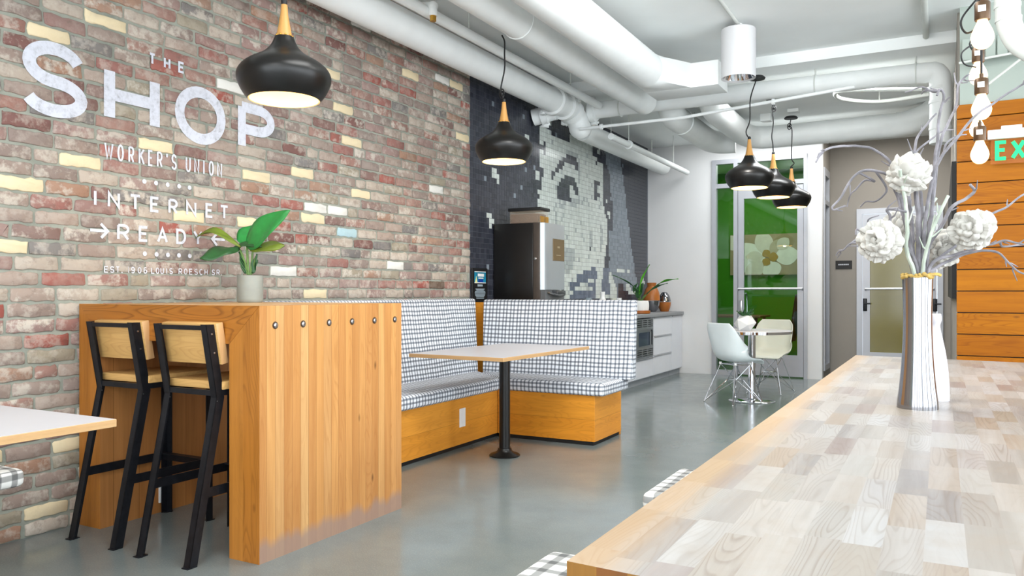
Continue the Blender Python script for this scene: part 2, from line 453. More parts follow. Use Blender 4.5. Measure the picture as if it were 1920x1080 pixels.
M['plinth'] = wood('fir_plinth', [(224, 152, 56), (214, 140, 44), (230, 160, 64)], 'y', 'z', 0.19, contrast=0.28, dark=(150, 84, 18), fine=24, cath=0.22, rough=0.4, seam=0.0015, knots=0.3)
M['plinth_x'] = wood('fir_plinth_crosswise', [(220, 146, 44), (212, 134, 34), (228, 156, 54)], 'x', 'z', 0.19, contrast=0.3, dark=(140, 78, 14), fine=24, cath=0.22, rough=0.4, seam=0.0015, knots=0.3)
M['cladding'] = wood('orange_fir_boards', [(172, 102, 0), (162, 94, 0), (180, 110, 0), (166, 98, 0)], 'x', 'z', 0.163, contrast=0.4, dark=(118, 56, 0), fine=34, cath=0.45, rough=0.5, spec=0.2, knots=0.5)
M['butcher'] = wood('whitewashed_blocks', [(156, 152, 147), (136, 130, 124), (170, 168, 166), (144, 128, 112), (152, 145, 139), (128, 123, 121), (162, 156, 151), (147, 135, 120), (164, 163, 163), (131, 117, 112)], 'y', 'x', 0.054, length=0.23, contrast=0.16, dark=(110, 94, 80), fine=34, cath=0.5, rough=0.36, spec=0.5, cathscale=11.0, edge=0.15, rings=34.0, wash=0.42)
M['block_end'] = wood('block_ends', [(110, 66, 22), (134, 92, 30), (92, 54, 20), (146, 104, 40)], 'z', 'x', 0.045, contrast=0.4, dark=(60, 32, 10), fine=20)
M['white_plastic'] = mat('white_plastic', (234, 234, 232), 0.4, vary=0.01)
M['shell'] = mat('chair_shell', (224, 234, 236), 0.35, vary=0.02)
M['shell_cream'] = mat('chair_shell_cream', (198, 200, 186), 0.4, vary=0.02)
M['alu'] = mat('anodised_aluminium', (176, 178, 184), 0.4, metal=0.35, vary=0.02)
M['green'] = mat('lime_green_paint', (62, 132, 8), 0.8, vary=0.04, scale=2)
M['branch'] = mat('frosted_branch', (126, 123, 128), 0.75, vary=0.45, scale=22, bump=0.4)
M['branch_pale'] = mat('pale_green_branch', (182, 192, 178), 0.7, vary=0.2, scale=18, bump=0.3)
M['foam'] = mat('white_foam_petal', (190, 187, 180), 0.85, vary=0.03, spec=0.2)
M['bulb'] = mat('lit_bulb', (255, 240, 215), 0.3, emit=(255, 206, 138), es=2.6, vary=0)
M['bulb_in'] = mat('lit_bulb_warm', (255, 240, 215), 0.3, emit=(255, 216, 150), es=6.0, vary=0)
M['bronze'] = mat('brown_socket', (88, 66, 46), 0.35, metal=0.5)
M['exit_green'] = mat('exit_letter', (10, 200, 110), 0.4, emit=(0, 226, 120), es=0.8, vary=0)
M['acrylic'] = mat('clear_acrylic', (200, 186, 166), 0.1, trans=0.0, alpha=0.3, vary=0)
M['concrete_pot'] = mat('glazed_concrete', (146, 150, 143), 0.5, vary=0.06, scale=20)
M['leaf'] = mat('banana_leaf', (44, 134, 62), 0.4, vary=0.2, scale=14)
M['leaf_dark'] = mat('banana_leaf_dark', (44, 88, 46), 0.4, vary=0.25, scale=14)
M['leaf_olive'] = mat('banana_leaf_olive', (104, 122, 40), 0.45, vary=0.25, scale=10)
M['leaf_lime'] = mat('bright_leaf', (70, 150, 30), 0.4, vary=0.2, scale=12)
M['stem'] = mat('plant_stem', (96, 128, 66), 0.5, vary=0.3, scale=25)
M['white_ceramic'] = mat('white_ceramic', (206, 204, 212), 0.3, vary=0.02)
M['can_white'] = mat('can_white', (208, 208, 210), 0.45, vary=0.01)
def glass_mat(name, tint, refl=0.03, rough=0.02):
    m = bpy.data.materials.new(name); m.use_nodes = True
    nt = m.node_tree; nt.nodes.clear()
    t = nd(nt, 'ShaderNodeBsdfTransparent', {'Color': lin(tint)})
    g = nd(nt, 'ShaderNodeBsdfGlossy', {'Color': (1, 1, 1, 1), 'Roughness': rough})
    lw = nd(nt, 'ShaderNodeLayerWeight', {'Blend': 0.15})
    f = math_(nt, 'ADD', math_(nt, 'MULTIPLY', lw.outputs['Fresnel'], 0.6), refl)
    mx = nd(nt, 'ShaderNodeMixShader', {0: f, 1: t.outputs[0], 2: g.outputs[0]})
    o = nd(nt, 'ShaderNodeOutputMaterial', {0: mx.outputs[0]})
    return m
M['glass'] = glass_mat('clear_glass', (236, 246, 240))
M['olive_glass'] = mat('olive_film_glass', (122, 112, 48), 0.12, vary=0.05, scale=3)

# ================================================================== SETTING
XW = -3.70            # brick face
YB = 6.055            # brick meets tile
YF = 10.95            # far wall
ZC = 3.30
m = MB(); m.box(-3.8, 3.5, -2.8, 15.0, -0.12, 0)
m.build('floor', M['floor'], kind='structure', label='grey polished concrete floor', cat='floor')
m = MB(); m.box(-3.8, 3.5, -2.8, 7.5, ZC, ZC + 0.2); m.box(-3.8, 3.5, 7.5, 15.0, 3.2, ZC + 0.2)
m.build('ceiling', M['ceiling'], kind='structure', label='pale painted concrete ceiling', cat='ceiling')

# brick wall: every brick its own lump with its own tone
b = MB()
bm = b.bm
CO, LEN, JT = 0.0725, 0.212, 0.012
bricks = []
rows = int(ZC / CO) + 1
for r in range(rows):
    z0 = r * CO
    if z0 > ZC - 0.03: break
    y = -1.2 + (0.5 if r % 2 else 0.0) * (LEN + JT) + random.uniform(-.02, .02)
    while y < YB - 0.02:
        L = LEN + random.uniform(-.014, .014)
        if random.random() < 0.10: L *= 0.5
        y1 = min(y + L, YB)
        if y1 - y > 0.04:
            bricks.append([y, y1, z0 + 0.003, min(z0 + CO - JT + 0.002, ZC)])
        y = y1 + JT + random.uniform(-.003, .004)
NT = 20
tone = []
for q in bricks:
    u = random.random()
    if u < 0.022: t = 15
    elif u < 0.034: t = 16
    elif u < 0.038: t = 18
    elif u < 0.10: t = 12
    else: t = random.choice([0, 1, 2, 3, 4, 5, 6, 7, 8, 9, 10, 11, 13, 14, 2, 4, 6, 14, 6, 3, 5, 9])
    tone.append(t)
def paint_brick(y, z, t):
    best, bi = 9, None
    for i, q in enumerate(bricks):
        d = abs((q[0] + q[1]) / 2 - y) * 0.5 + abs((q[2] + q[3]) / 2 - z)
        if d < best and q[1] - q[0] > 0.15: best, bi = d, i
    tone[bi] = t
for i, q in enumerate(bricks):       # keep the area of the sign and the left low part as photographed
    if 1.9 < q[0] < 3.6 and tone[i] in (15, 16): tone[i] = 6
for y, z in [(2.22, 2.37), (2.44, 2.53), (2.91, 1.92), (2.47, 1.77), (2.06, 1.62), (3.47, 1.84), (4.04, 1.92), (4.48, 2.22), (2.07, 1.32), (3.46, 1.55), (2.24, .12), (2.31, .37), (4.24, 2.68), (5.18, 2.83), (4.46, 1.87), (2.97, 1.56)]:
    paint_brick(y, z, 15)
for y, z in [(4.37, 1.69), (4.92, 1.33), (3.7, 1.25), (3.32, 2.37), (5.49, 2.0), (5.61, 2.97)]:
    paint_brick(y, z, 16)
paint_brick(4.365, 1.547, 17); paint_brick(5.6, 1.177, 18)
for y, z in [(3.82, 1.55), (3.21, 2.28), (2.32, .91), (4.61, 2.75), (2.8, 2.36)]:
    paint_brick(y, z, 7)
XM = XW - 0.009
lay = bm.faces.layers.float.new('tone'); lay2 = bm.faces.layers.float.new('lime')
for q, t in zip(bricks, tone):
    y0, y1, z0, z1 = q
    W_, H_ = y1 - y0, z1 - z0
    rc = random.uniform(.003, .009)
    out = []
    def edge(pa, pb, k):
        for j in range(k):
            f = j / k
            out.append((pa[0] + (pb[0] - pa[0]) * f, pa[1] + (pb[1] - pa[1]) * f))
    cs = [(y0 + rc, z0), (y1 - rc, z0), (y1, z0 + rc), (y1, z1 - rc), (y1 - rc, z1), (y0 + rc, z1), (y0, z1 - rc), (y0, z0 + rc)]
    for a in range(8):
        edge(cs[a], cs[(a + 1) % 8], (7 if W_ > .15 else 4) if a in (0, 4) else (2 if a in (2, 6) else 1))
    jit = [(random.gauss(0, .0018), random.gauss(0, .0020)) for _ in out]
    so = random.uniform(0, 90)
    out = [(p[0] + j[0] + .0035 * noise.noise(Vector((p[0] * 22, p[1] * 22, so))), p[1] + j[1] + .0045 * noise.noise(Vector((p[0] * 22 + 5, p[1] * 22, so)))) for p, j in zip(out, jit)]
    cyy, czz = (y0 + y1) / 2, (z0 + z1) / 2
    def ring(ins, x):
        res = []
        for p in out:
            dy, dz = p[0] - cyy, p[1] - czz
            res.append(bm.verts.new((x, cyy + dy * (1 - ins / (W_ / 2)), czz + dz * (1 - ins / (H_ / 2)))))
        return res
    xf = XW - random.uniform(0, .004); lime = random.random()
    R0, R1, R2 = ring(0, XM - 0.004), ring(0.0005, xf - 0.003), ring(0.004, xf)
    n = len(out)
    fs = []
    for A, B in ((R0, R1), (R1, R2)):
        for k in range(n):
            fs.append(bm.faces.new((A[k], A[(k + 1) % n], B[(k + 1) % n], B[k])))
    fs.append(bm.faces.new(R2))
    for f in fs:
        f[lay] = t / NT + 0.02; f[lay2] = lime
        f.material_index = 0
me_b = MB(); me_b.box(-3.85, XM, -2.8, YB, 0, ZC)
for f in me_b.bm.faces: f.material_index = 1
tmp = bpy.data.meshes.new('t'); me_b.bm.to_mesh(tmp); b.bm.from_mesh(tmp)
wall_brick = b.build('wall_left', [M['brick'], M['mortar']], kind='structure', label='wall of reclaimed multi-coloured bricks with grey mortar', cat='wall', sharp=50)

# ---------------------------------------------------------------- painted sign
def arc(cx, cy, rx, ry, a0, a1, n=14):
    return [(cx + rx * math.cos(math.radians(a0 + (a1 - a0) * i / n)), cy + ry * math.sin(math.radians(a0 + (a1 - a0) * i / n))) for i in range(n + 1)]
GL = {   # strokes on a unit box, (x, y)
 'T': [[(0, 1), (1, 1)], [(.5, 1), (.5, 0)]], 'H': [[(0, 0), (0, 1)], [(1, 0), (1, 1)], [(0, .5), (1, .5)]],
 'E': [[(1, 1), (0, 1), (0, 0), (1, 0)], [(0, .52), (.85, .52)]], 'I': [[(.5, 0), (.5, 1)]], 'L': [[(0, 1), (0, 0), (1, 0)]],
 'O': [arc(.5, .5, .5, .5, 90, 450, 32)], 'N': [[(0, 0), (0, 1), (1, 0), (1, 1)]], 'W': [[(0, 1), (.25, 0), (.5, .8), (.75, 0), (1, 1)]],
 'P': [[(0, 0), (0, 1)] , [(0, 1), (.55, 1)] + arc(.55, .72, .45, .28, 90, -90) + [(0, .44)]],
 'R': [[(0, 0), (0, 1)], [(0, 1), (.55, 1)] + arc(.55, .73, .45, .27, 90, -90) + [(0, .46)], [(.5, .46), (1, 0)]],
 'K': [[(0, 0), (0, 1)], [(1, 1), (0, .45)], [(.3, .6), (1, 0)]], "'": [[(.5, 1), (.5, .75)]],
 'U': [[(0, 1), (0, .3)] + arc(.5, .3, .5, .3, 180, 360) + [(1, 1)]], 'D': [[(0, 0), (0, 1), (.45, 1)] + arc(.45, .5, .55, .5, 90, -90) + [(0, 0)]],
 'A': [[(0, 0), (.5, 1), (1, 0)], [(.2, .35), (.8, .35)]], 'Y': [[(0, 1), (.5, .5), (1, 1)], [(.5, .5), (.5, 0)]],
 'S': [arc(.5, .74, .5, .26, 25, 270, 20) + arc(.5, .26, .5, .22, 90, -155, 20)[0:] ],
 'C': [arc(.5, .5, .5, .5, 50, 310, 24)], '1': [[(.15, .8), (.5, 1), (.5, 0)]], '9': [arc(.5, .7, .5, .3, 0, 360, 24), [(1, .7), (1, .3)] + arc(.5, .3, .5, .3, 0, -150)],
 '0': [arc(.5, .5, .5, .5, 90, 450, 28)], '6': [arc(.5, .3, .5, .3, 0, 360, 24), [(0, .3), (0, .7)] + arc(.5, .7, .5, .3, 180, 40)], '.': [[(.5, -.08), (.5, .14)]],
 '>': [[(0, .5), (1, .5)], [(.6, 1), (1, .5), (.62, 0)]], '<': [[(1, .5), (0, .5)], [(.4, 1), (0, .5), (.38, 0)]],
 'X': [[(0, 0), (1, 1)], [(0, 1), (1, 0)]], 'V': [[(0, 1), (.5, 0), (1, 1)]], 'G': [arc(.5, .5, .5, .5, 50, 350, 24) + [(1, .45), (.6, .45)]], 'M': [[(0, 0), (0, 1), (.5, .3), (1, 1), (1, 0)]],
}
GL['S'] = [arc(.5, .735, .46, .265, 20, 270, 20) + arc(.5, .235, .5, .235, 90, -160, 20)]
def ribbon(bm_, path, w, P, n_):
    """flat stroke of width w along a path of 2-D points; P maps (u, v) to the surface"""
    pts = [Vector((p[0], p[1])) for p in path]
    q = [pts[0]]
    for p in pts[1:]:
        if (p - q[-1]).length > 1e-5: q.append(p)
    closed = (q[0] - q[-1]).length < 1e-4 and len(q) > 3
    if closed: q.pop()
    m_ = len(q)
    L, R = [], []
    for i in range(m_):
        if closed: d0, d1 = q[i] - q[i - 1], q[(i + 1) % m_] - q[i]
        else:
            d0 = q[i] - q[i - 1] if i else q[1] - q[0]
            d1 = q[i + 1] - q[i] if i < m_ - 1 else q[-1] - q[-2]
        d0 = d0.normalized(); d1 = d1.normalized()
        n0, n1 = Vector((-d0.y, d0.x)), Vector((-d1.y, d1.x))
        mm = n0 + n1
        if mm.length < 0.2: mm = n0
        mm.normalize()
        k = min(2.2, 1.0 / max(0.3, mm.dot(n0)))
        L.append(q[i] + mm * k * w / 2); R.append(q[i] - mm * k * w / 2)
    VL = [bm_.verts.new(P(v)) for v in L]; VR = [bm_.verts.new(P(v)) for v in R]
    for i in range(m_ if closed else m_ - 1):
        j = (i + 1) % m_
        f = bm_.faces.new((VL[i], VL[j], VR[j], VR[i]))
        f.normal_update()
        if f.normal.dot(n_) < 0: f.normal_flip()
def letters(mb, boxes, w, P, n_):
    """boxes: (char, u0, u1, v0, v1) outer box of each glyph"""
    for ch, u0, u1, v0, v1 in boxes:
        for si, st in enumerate(GL[ch]):
            P2 = (lambda v, si=si: P(v) + n_ * .00012 * si)
            ribbon(mb.bm, [(u0 + w / 2 + p[0] * (u1 - u0 - w), v0 + w / 2 + p[1] * (v1 - v0 - w)) for p in st], w, P2, n_)
def spread(txt, u0, u1, v0, v1, lw, space=None):
    """letters of width lw laid evenly from u0 to u1"""
    n = len(txt)
    pitch = (u1 - u0 - lw) / (n - 1)
    return [(c, u0 + i * pitch, u0 + i * pitch + lw, v0, v1) for i, c in enumerate(txt) if c != ' ']
sign = thing('painted_sign', 'white THE SHOP sign painted on the brick wall', 'sign', (XW, 2.9, 1.75))
lift = [0.0012]
def on_wall(v):
    return Vector((XW + lift[0], v[0], v[1]))
NX = Vector((1, 0, 0))
def sign_line(name, boxes, w, mt):
    for bx_ in boxes:
        lift[0] = .0012 + .0004 * random.random()
        mb = MB(); letters(mb, [bx_], w, on_wall, NX)
        mb.build('painted_letter', mt, sign, smooth=False)
sign_line('sign_word', spread('THE', 2.782, 3.008, 2.345, 2.408, .042), .0125, M['paint_small'])
sign_line('sign_word', [('S', 2.112, 2.437, 1.962, 2.318), ('H', 2.525, 2.849, 1.988, 2.285), ('O', 2.945, 3.295, 1.972, 2.298), ('P', 3.388, 3.685, 1.985, 2.282)], .062, M['paint_big'])
wu = [('W', 2.527, 2.578), ('O', 2.599, 2.636), ('R', 2.661, 2.695), ('K', 2.721, 2.757), ('E', 2.777, 2.808), ('R', 2.831, 2.866), ("'", 2.886, 2.902), ('S', 2.922, 2.957), ('U', 3.015, 3.05), ('N', 3.072, 3.108), ('I', 3.132, 3.146), ('O', 3.173, 3.21), ('N', 3.233, 3.27)]
sign_line('sign_word', [(c, a, e, 1.803, 1.889) for c, a, e in wu], .0105, M['paint_small'])
it = [('I', 2.471, 2.486), ('N', 2.545, 2.614), ('T', 2.667, 2.736), ('E', 2.789, 2.847), ('R', 2.903, 2.963), ('N', 3.018, 3.088), ('E', 3.15, 3.206), ('T', 3.252, 3.318)]
sign_line('sign_word', [(c, a, e, 1.559, 1.643) for c, a, e in it], .0145, M['paint_small'])
rd = [('>', 2.445, 2.553), ('R', 2.597, 2.667), ('E', 2.721, 2.78), ('A', 2.832, 2.9), ('D', 2.953, 3.018), ('Y', 3.065, 3.132), ('<', 3.19, 3.298)]
sign_line('sign_word', [(c, a, e, 1.397, 1.482) for c, a, e in rd], .0145, M['paint_small'])
es = [('E', 2.526, 2.549), ('S', 2.558, 2.582), ('T', 2.59, 2.613), ('.', 2.62, 2.63), ('1', 2.658, 2.668), ('9', 2.677, 2.698), ('0', 2.715, 2.738), ('6', 2.75, 2.772)]
es += spread('LOUIS', 2.796, 2.931, 1.23, 1.264, .022) and [(c, a, e) for c, a, e, _, _ in spread('LOUIS', 2.796, 2.931, 0, 0, .022)]
es += [(c, a, e) for c, a, e, _, _ in spread('ROESCH', 2.968, 3.167, 0, 0, .024)]
es += [('S', 3.195, 3.218), ('R', 3.229, 3.252), ('.', 3.258, 3.268)]
sign_line('sign_word', [(c, a, e, 1.23, 1.264) for c, a, e in es], .0055, M['paint_small'])
lift[0] = .0016
for zz, ys in ((1.717, (2.755, 2.826, 2.899, 2.972, 3.041)), (1.335, (2.758, 2.829, 2.9, 2.971, 3.043))):
    for yy in ys:
        mb = MB()
        vs = [mb.bm.verts.new((XW + lift[0], yy + .0125 * math.cos(k * PI / 8), zz + .0125 * math.sin(k * PI / 8))) for k in range(16)]
        mb.bm.faces.new(vs)
        mb.build('painted_dot', M['paint_small'], sign, smooth=False)

# ---------------------------------------------------------------- tile mural
def wpt(px, py):
    x = (px - 960) / FPX
    dx, dy = CY * x - SY, SY * x + CY
    t = XW / dx
    return (dy * t, CAM_H + (HOR - py) / FPX * t)
def inpoly(p, poly):
    c = False
    for i in range(len(poly)):
        a, e = poly[i], poly[i - 1]
        if (a[1] > p[1]) != (e[1] > p[1]) and p[0] < (e[0] - a[0]) * (p[1] - a[1]) / (e[1] - a[1]) + a[0]:
            c = not c
    return c
DK, LT, GR, MD, LG = 0, 1, 2, 3, 4
art = [   # outlines read off the mosaic: later ones lie over earlier ones
 (LT, [(1013, 238), (1045, 255), (1108, 245), (1112, 290), (1125, 295), (1129, 302), (1131, 340), (1131, 375), (1133, 395), (1137, 405), (1140, 420), (1140, 440), (1138, 455), (1135, 480), (1133, 505), (1156, 507), (1158, 562), (1040, 562), (1010, 430), (1005, 405), (1009, 392), (1008, 378), (1012, 368), (1008, 362), (1015, 350), (1017, 333), (1020, 330), (1020, 315), (1012, 312)]),
 (GR, [(1132, 240), (1160, 255), (1163, 290), (1166, 320), (1170, 345), (1173, 370), (1176, 400), (1180, 430), (1183, 460), (1187, 480), (1190, 505), (1193, 525), (1157, 540), (1143, 505), (1139, 505), (1143, 490), (1142, 470), (1142, 432), (1150, 430), (1150, 400), (1148, 380), (1144, 355), (1143, 330), (1138, 310), (1135, 290)]),
 (DK, [(1060, 292), (1080, 298), (1083, 306), (1083, 323), (1080, 322), (1078, 312), (1066, 308), (1060, 305), (1052, 318), (1047, 321), (1041, 320), (1045, 305), (1053, 298)]),
 (DK, [(1063, 328), (1076, 332), (1078, 342), (1083, 350), (1083, 367), (1078, 360), (1074, 350), (1067, 344), (1067, 370), (1073, 372), (1073, 380), (1045, 374), (1046, 347), (1052, 335)]),
 (DK, [(1034, 318), (1041, 322), (1036, 335), (1033, 335)]),
 (DK, [(1120, 298), (1133, 303), (1133, 308), (1120, 303), (1119, 312), (1116, 311), (1117, 305)]),
 (DK, [(1117, 336), (1125, 338), (1125, 345), (1119, 346), (1120, 360), (1125, 363), (1125, 369), (1119, 370), (1118, 375), (1113, 374), (1114, 343)]),
 (DK, [(1048, 244), (1068, 250), (1067, 267), (1048, 260)]),
 (DK, [(1018, 258), (1022, 262), (1025, 276), (1021, 293), (1017, 292), (1018, 282), (1013, 280), (1013, 275), (1018, 270)]),
 (DK, [(1108, 240), (1120, 247), (1131, 252), (1134, 300), (1137, 310), (1142, 335), (1144, 360), (1149, 385), (1149, 428), (1141, 432), (1142, 470), (1140, 504), (1134, 504), (1136, 480), (1139, 455), (1141, 440), (1140, 415), (1133, 395), (1132, 340), (1132, 300), (1126, 290), (1113, 288)]),
 (LT, [(1111, 247), (1118, 247), (1117, 270), (1113, 268)]), (LT, [(1122, 274), (1126, 275), (1126, 290), (1120, 288)]),
 (LT, [(1136, 374), (1139, 374), (1139, 381), (1136, 381)]), (LT, [(1139, 397), (1145, 399), (1145, 414), (1141, 412)]),
 (LT, [(1004, 318), (1008, 318), (1012, 330), (1012, 339), (1004, 335)]), (LT, [(923, 316), (931, 320), (937, 335), (939, 350), (932, 348), (930, 335), (923, 331)]),
 (LT, [(914, 398), (923, 398), (923, 410), (928, 411), (928, 420), (918, 430), (918, 418), (914, 412)]),
 (LT, [(1029, 225), (1033, 226), (1033, 237), (1029, 236)]), (LT, [(986, 256), (991, 257), (991, 266), (987, 265)]),
 (LG, [(1058, 466), (1075, 466), (1080, 480), (1074, 500), (1068, 512), (1058, 514), (1052, 480)]),
 (LG, [(1062, 283), (1085, 290), (1085, 300), (1062, 292)]), (LG, [(1083, 300), (1088, 300), (1088, 340), (1084, 350)]),
 (LG, [(1070, 374), (1088, 370), (1086, 384), (1074, 386)]), (LG, [(1040, 376), (1060, 380), (1068, 388), (1050, 388)]),
 (LG, [(1104, 430), (1112, 432), (1110, 462), (1105, 462)]), (LG, [(1128, 426), (1131, 426), (1130, 455), (1126, 480), (1124, 478)]),
 (DK, [(1106, 462), (1109, 462), (1109, 470), (1106, 470)]),
 (MD, [(1103, 504), (1118, 504), (1120, 517), (1118, 528), (1116, 545), (1116, 562), (1062, 562), (1076, 550), (1075, 545), (1069, 543), (1069, 528), (1080, 526), (1082, 517), (1092, 513)]),
 (LT, [(1103, 520), (1115, 520), (1115, 533), (1086, 535), (1086, 528), (1103, 527)]), (LT, [(1079, 537), (1112, 537), (1112, 544), (1079, 544)]),
 (MD, [(1131, 505), (1143, 506), (1142, 528), (1145, 528), (1144, 552), (1127, 552), (1127, 530), (1131, 525)]),
 (GR, [(1157, 514), (1194, 520), (1198, 562), (1158, 562)]), (DK, [(1160, 530), (1170, 530), (1170, 545), (1192, 552), (1200, 562), (1160, 562)]),
 (LT, [(1156, 507), (1171, 507), (1171, 514), (1156, 514)]), (LT, [(1177, 508), (1180, 508), (1180, 515), (1177, 515)]), (LT, [(1181, 516), (1189, 516), (1189, 522), (1181, 522)]),
 (LT, [(1173, 530), (1179, 530), (1183, 543), (1173, 543)]), (LT, [(1177, 545), (1190, 545), (1193, 551), (1178, 551)]), (LT, [(1203, 522), (1210, 524), (1210, 530), (1203, 530)]),
]
art = [(k, [wpt(*p) for p in poly]) for k, poly in art]
tile_tints = {DK: (56, 58, 67), LT: (204, 210, 204), GR: (124, 133, 142), MD: (102, 110, 126), LG: (170, 176, 174)}
tm = []
for k in (DK, LT, GR, MD, LG):
    for d in (-7, 0, 6):
        c = tuple(max(0, v + d) for v in tile_tints[k])
        tm.append(mat('mosaic_tile', c, 0.22, vary=0.03))
M['grout'] = mat('grout', (96, 100, 108), 0.9)
mb = MB()
mb.box(-3.85, XW - 0.004, YB, YF + 0.1, 0, 3.3, mi=len(tm))
PT = 0.048
ny, nz = int((YF - YB) / PT), int(3.25 / PT)
bm = mb.bm
for j in range(nz):
    for i in range(ny):
        y, z = YB + i * PT, j * PT
        if z < 0.8: continue
        cpt = (y + PT / 2, z + PT / 2)
        k = DK
        for kk, poly in art:
            if inpoly(cpt, poly): k = kk
        if k == LT and random.random() < 0.05: k = LG
        if k == DK and random.random() < 0.004: k = GR
        x, g = XW, 0.0013
        vv = [bm.verts.new(p) for p in ((x, y + g, z + g), (x, y + PT - g, z + g), (x, y + PT - g, z + PT - g), (x, y + g, z + PT - g))]
        ww = [bm.verts.new((x - 0.0045, v.co.y, v.co.z)) for v in vv]
        mi = k * 3 + random.randrange(3)
        f = bm.faces.new(vv); f.material_index = mi
        for a in range(4):
            f = bm.faces.new((vv[a], ww[a], ww[(a + 1) % 4], vv[(a + 1) % 4])); f.material_index = mi
mb.build('wall_left', tm + [M['grout']], kind='structure', label='wall of small glossy tiles with a pixel face mural', cat='wall', smooth=False)

# ---------------------------------------------------------------- far wall, hall, wood wall
m = MB()
m.box(-3.8, -2.758, YF, YF + .12, 0, 3.3); m.box(-1.535, -1.352, YF, YF + .12, 0, 3.3); m.box(-2.758, -1.535, YF, YF + .12, 2.94, 3.3)
m.build('wall_far', M['wall_white'], kind='structure', label='white end wall around the glazed door', cat='wall')
m = MB()   # return wall with a narrow glazed slot seen edge-on
m.box(-1.47, -1.352, 11.07, 11.12, 0, 3.3); m.box(-1.47, -1.352, 11.62, 14.9, 0, 3.3); m.box(-1.47, -1.352, 11.12, 11.62, 0, .16); m.box(-1.47, -1.352, 11.12, 11.62, 2.7, 3.3)
m.build('wall_return', M['wall_gray'], kind='structure', label='grey return wall at the mouth of the hallway', cat='wall')
sl = MB()
for y0, y1, z0, z1 in ((11.1, 11.17, .1, 2.78), (11.57, 11.64, .1, 2.78), (11.17, 11.57, .1, .17), (11.17, 11.57, 2.68, 2.78), (11.17, 11.57, 2.3, 2.36)):
    sl.box(-1.40, -1.335, y0, y1, z0, z1)
w2 = sl.build('window_3', M['alu'], kind='structure', label='narrow framed glass slot beside the hallway', cat='window')
g = MB(); g.box(-1.385, -1.375, 11.15, 11.6, .15, 2.7)
g.build('pane', mat('dark_glass', (10, 10, 12), 0.08, vary=0), w2)
m = MB()
HY = 11.8
m.box(-1.352, -1.0, HY, HY + .12, 0, 3.3); m.box(.02, .5, HY, HY + .12, 0, 3.3); m.box(-1.0, .02, HY, HY + .12, 2.26, 3.3)
m.build('wall_hall', M['wall_gray'], kind='structure', label='grey wall at the end of the short hallway', cat='wall')
m = MB()
m.box(.115, .24, 7.05, 11.8, 0, 3.3)
m.build('wall_hallside', M['wall_gray'], kind='structure', label='grey side wall of the hallway behind the wood wall', cat='wall')
m = MB()
for z0, z1, y0, y1 in ((1.08, 2.2, 7.4, 11.2),):
    m.box(.08, .1145, y0, y1, z0, z1)
m.build('notice_panel', M['black'], label='dark panel on the hallway side wall just left of the orange boards', cat='panel')
# restroom door
D2 = thing('door_2', 'grey framed hallway door with olive glass', 'door', (-.49, HY, 0)); tag(D2, kind='structure')
m = MB()
for x0, x1, z0, z1 in ((-1.01, -.94, 0, 2.2), (-.04, .03, 0, 2.2), (-1.01, .03, 2.2, 2.27)):
    m.box(x0, x1, HY - .03, HY + .1, z0, z1)
m.build('door_frame', M['alu'], D2)
m = MB()
for x0, x1, z0, z1 in ((-.935, -.845, .02, 2.19), (-.135, -.045, .02, 2.19), (-.845, -.135, .02, .32), (-.845, -.135, 2.07, 2.19)):
    m.box(x0, x1, HY - .015, HY + .03, z0, z1)
m.build('door_leaf', M['alu'], D2)
m = MB(); m.box(-.85, -.13, HY + .002, HY + .012, .31, 2.08)
m.build('pane', M['olive_glass'], D2)
m = MB(); m.tube([(-.9, HY - .02, 1.17), (-.9, HY - .08, 1.18), (-.08, HY - .08, 1.18), (-.08, HY - .02, 1.17)], .014)
m.build('push_bar', M['steel'], D2)
for xx in (-.93, -.09):
    m = MB(); m.box(xx, xx + .05, HY - .045, HY - .015, .88, 1.05, bev=.008); m.tube([(xx + .025, HY - .04, .98), (xx + .025, HY - .09, .98), (xx + .1, HY - .09, .98)], .01)
    m.build('lock', M['black_steel'], D2)
# orange boards: rotated a hair so that the courses run as photographed
WWM = Matrix.Translation((.107, 6.9, 0)) @ Matrix.Rotation(math.radians(-3), 4, 'Z')
m = MB()
z = 0.0
k = 0
while z < 2.56:
    z1 = min(z + .163, 2.555)
    m.box(0, 3.1, 0, .03, z + .0035, z1 - .0035, bev=.002, seg=1, M=WWM)
    z += .163
m.build('wall_right', M['cladding'], kind='structure', label='orange stained horizontal board wall behind the long table', cat='wall')
m = MB(); m.box(.004, 3.1, .03, .12, 0, 2.555, M=WWM)
m.build('wall_right', M['black'], kind='structure', label='black backing showing in the gaps between the orange boards', cat='wall')
m = MB(); m.box(.02, 3.1, .03, .15, 2.556, 3.3, M=WWM)
m.build('wall_right', M['wall_soffit'], kind='structure', label='pale plaster wall above the orange boards', cat='wall')
for q in range(5):
    pass
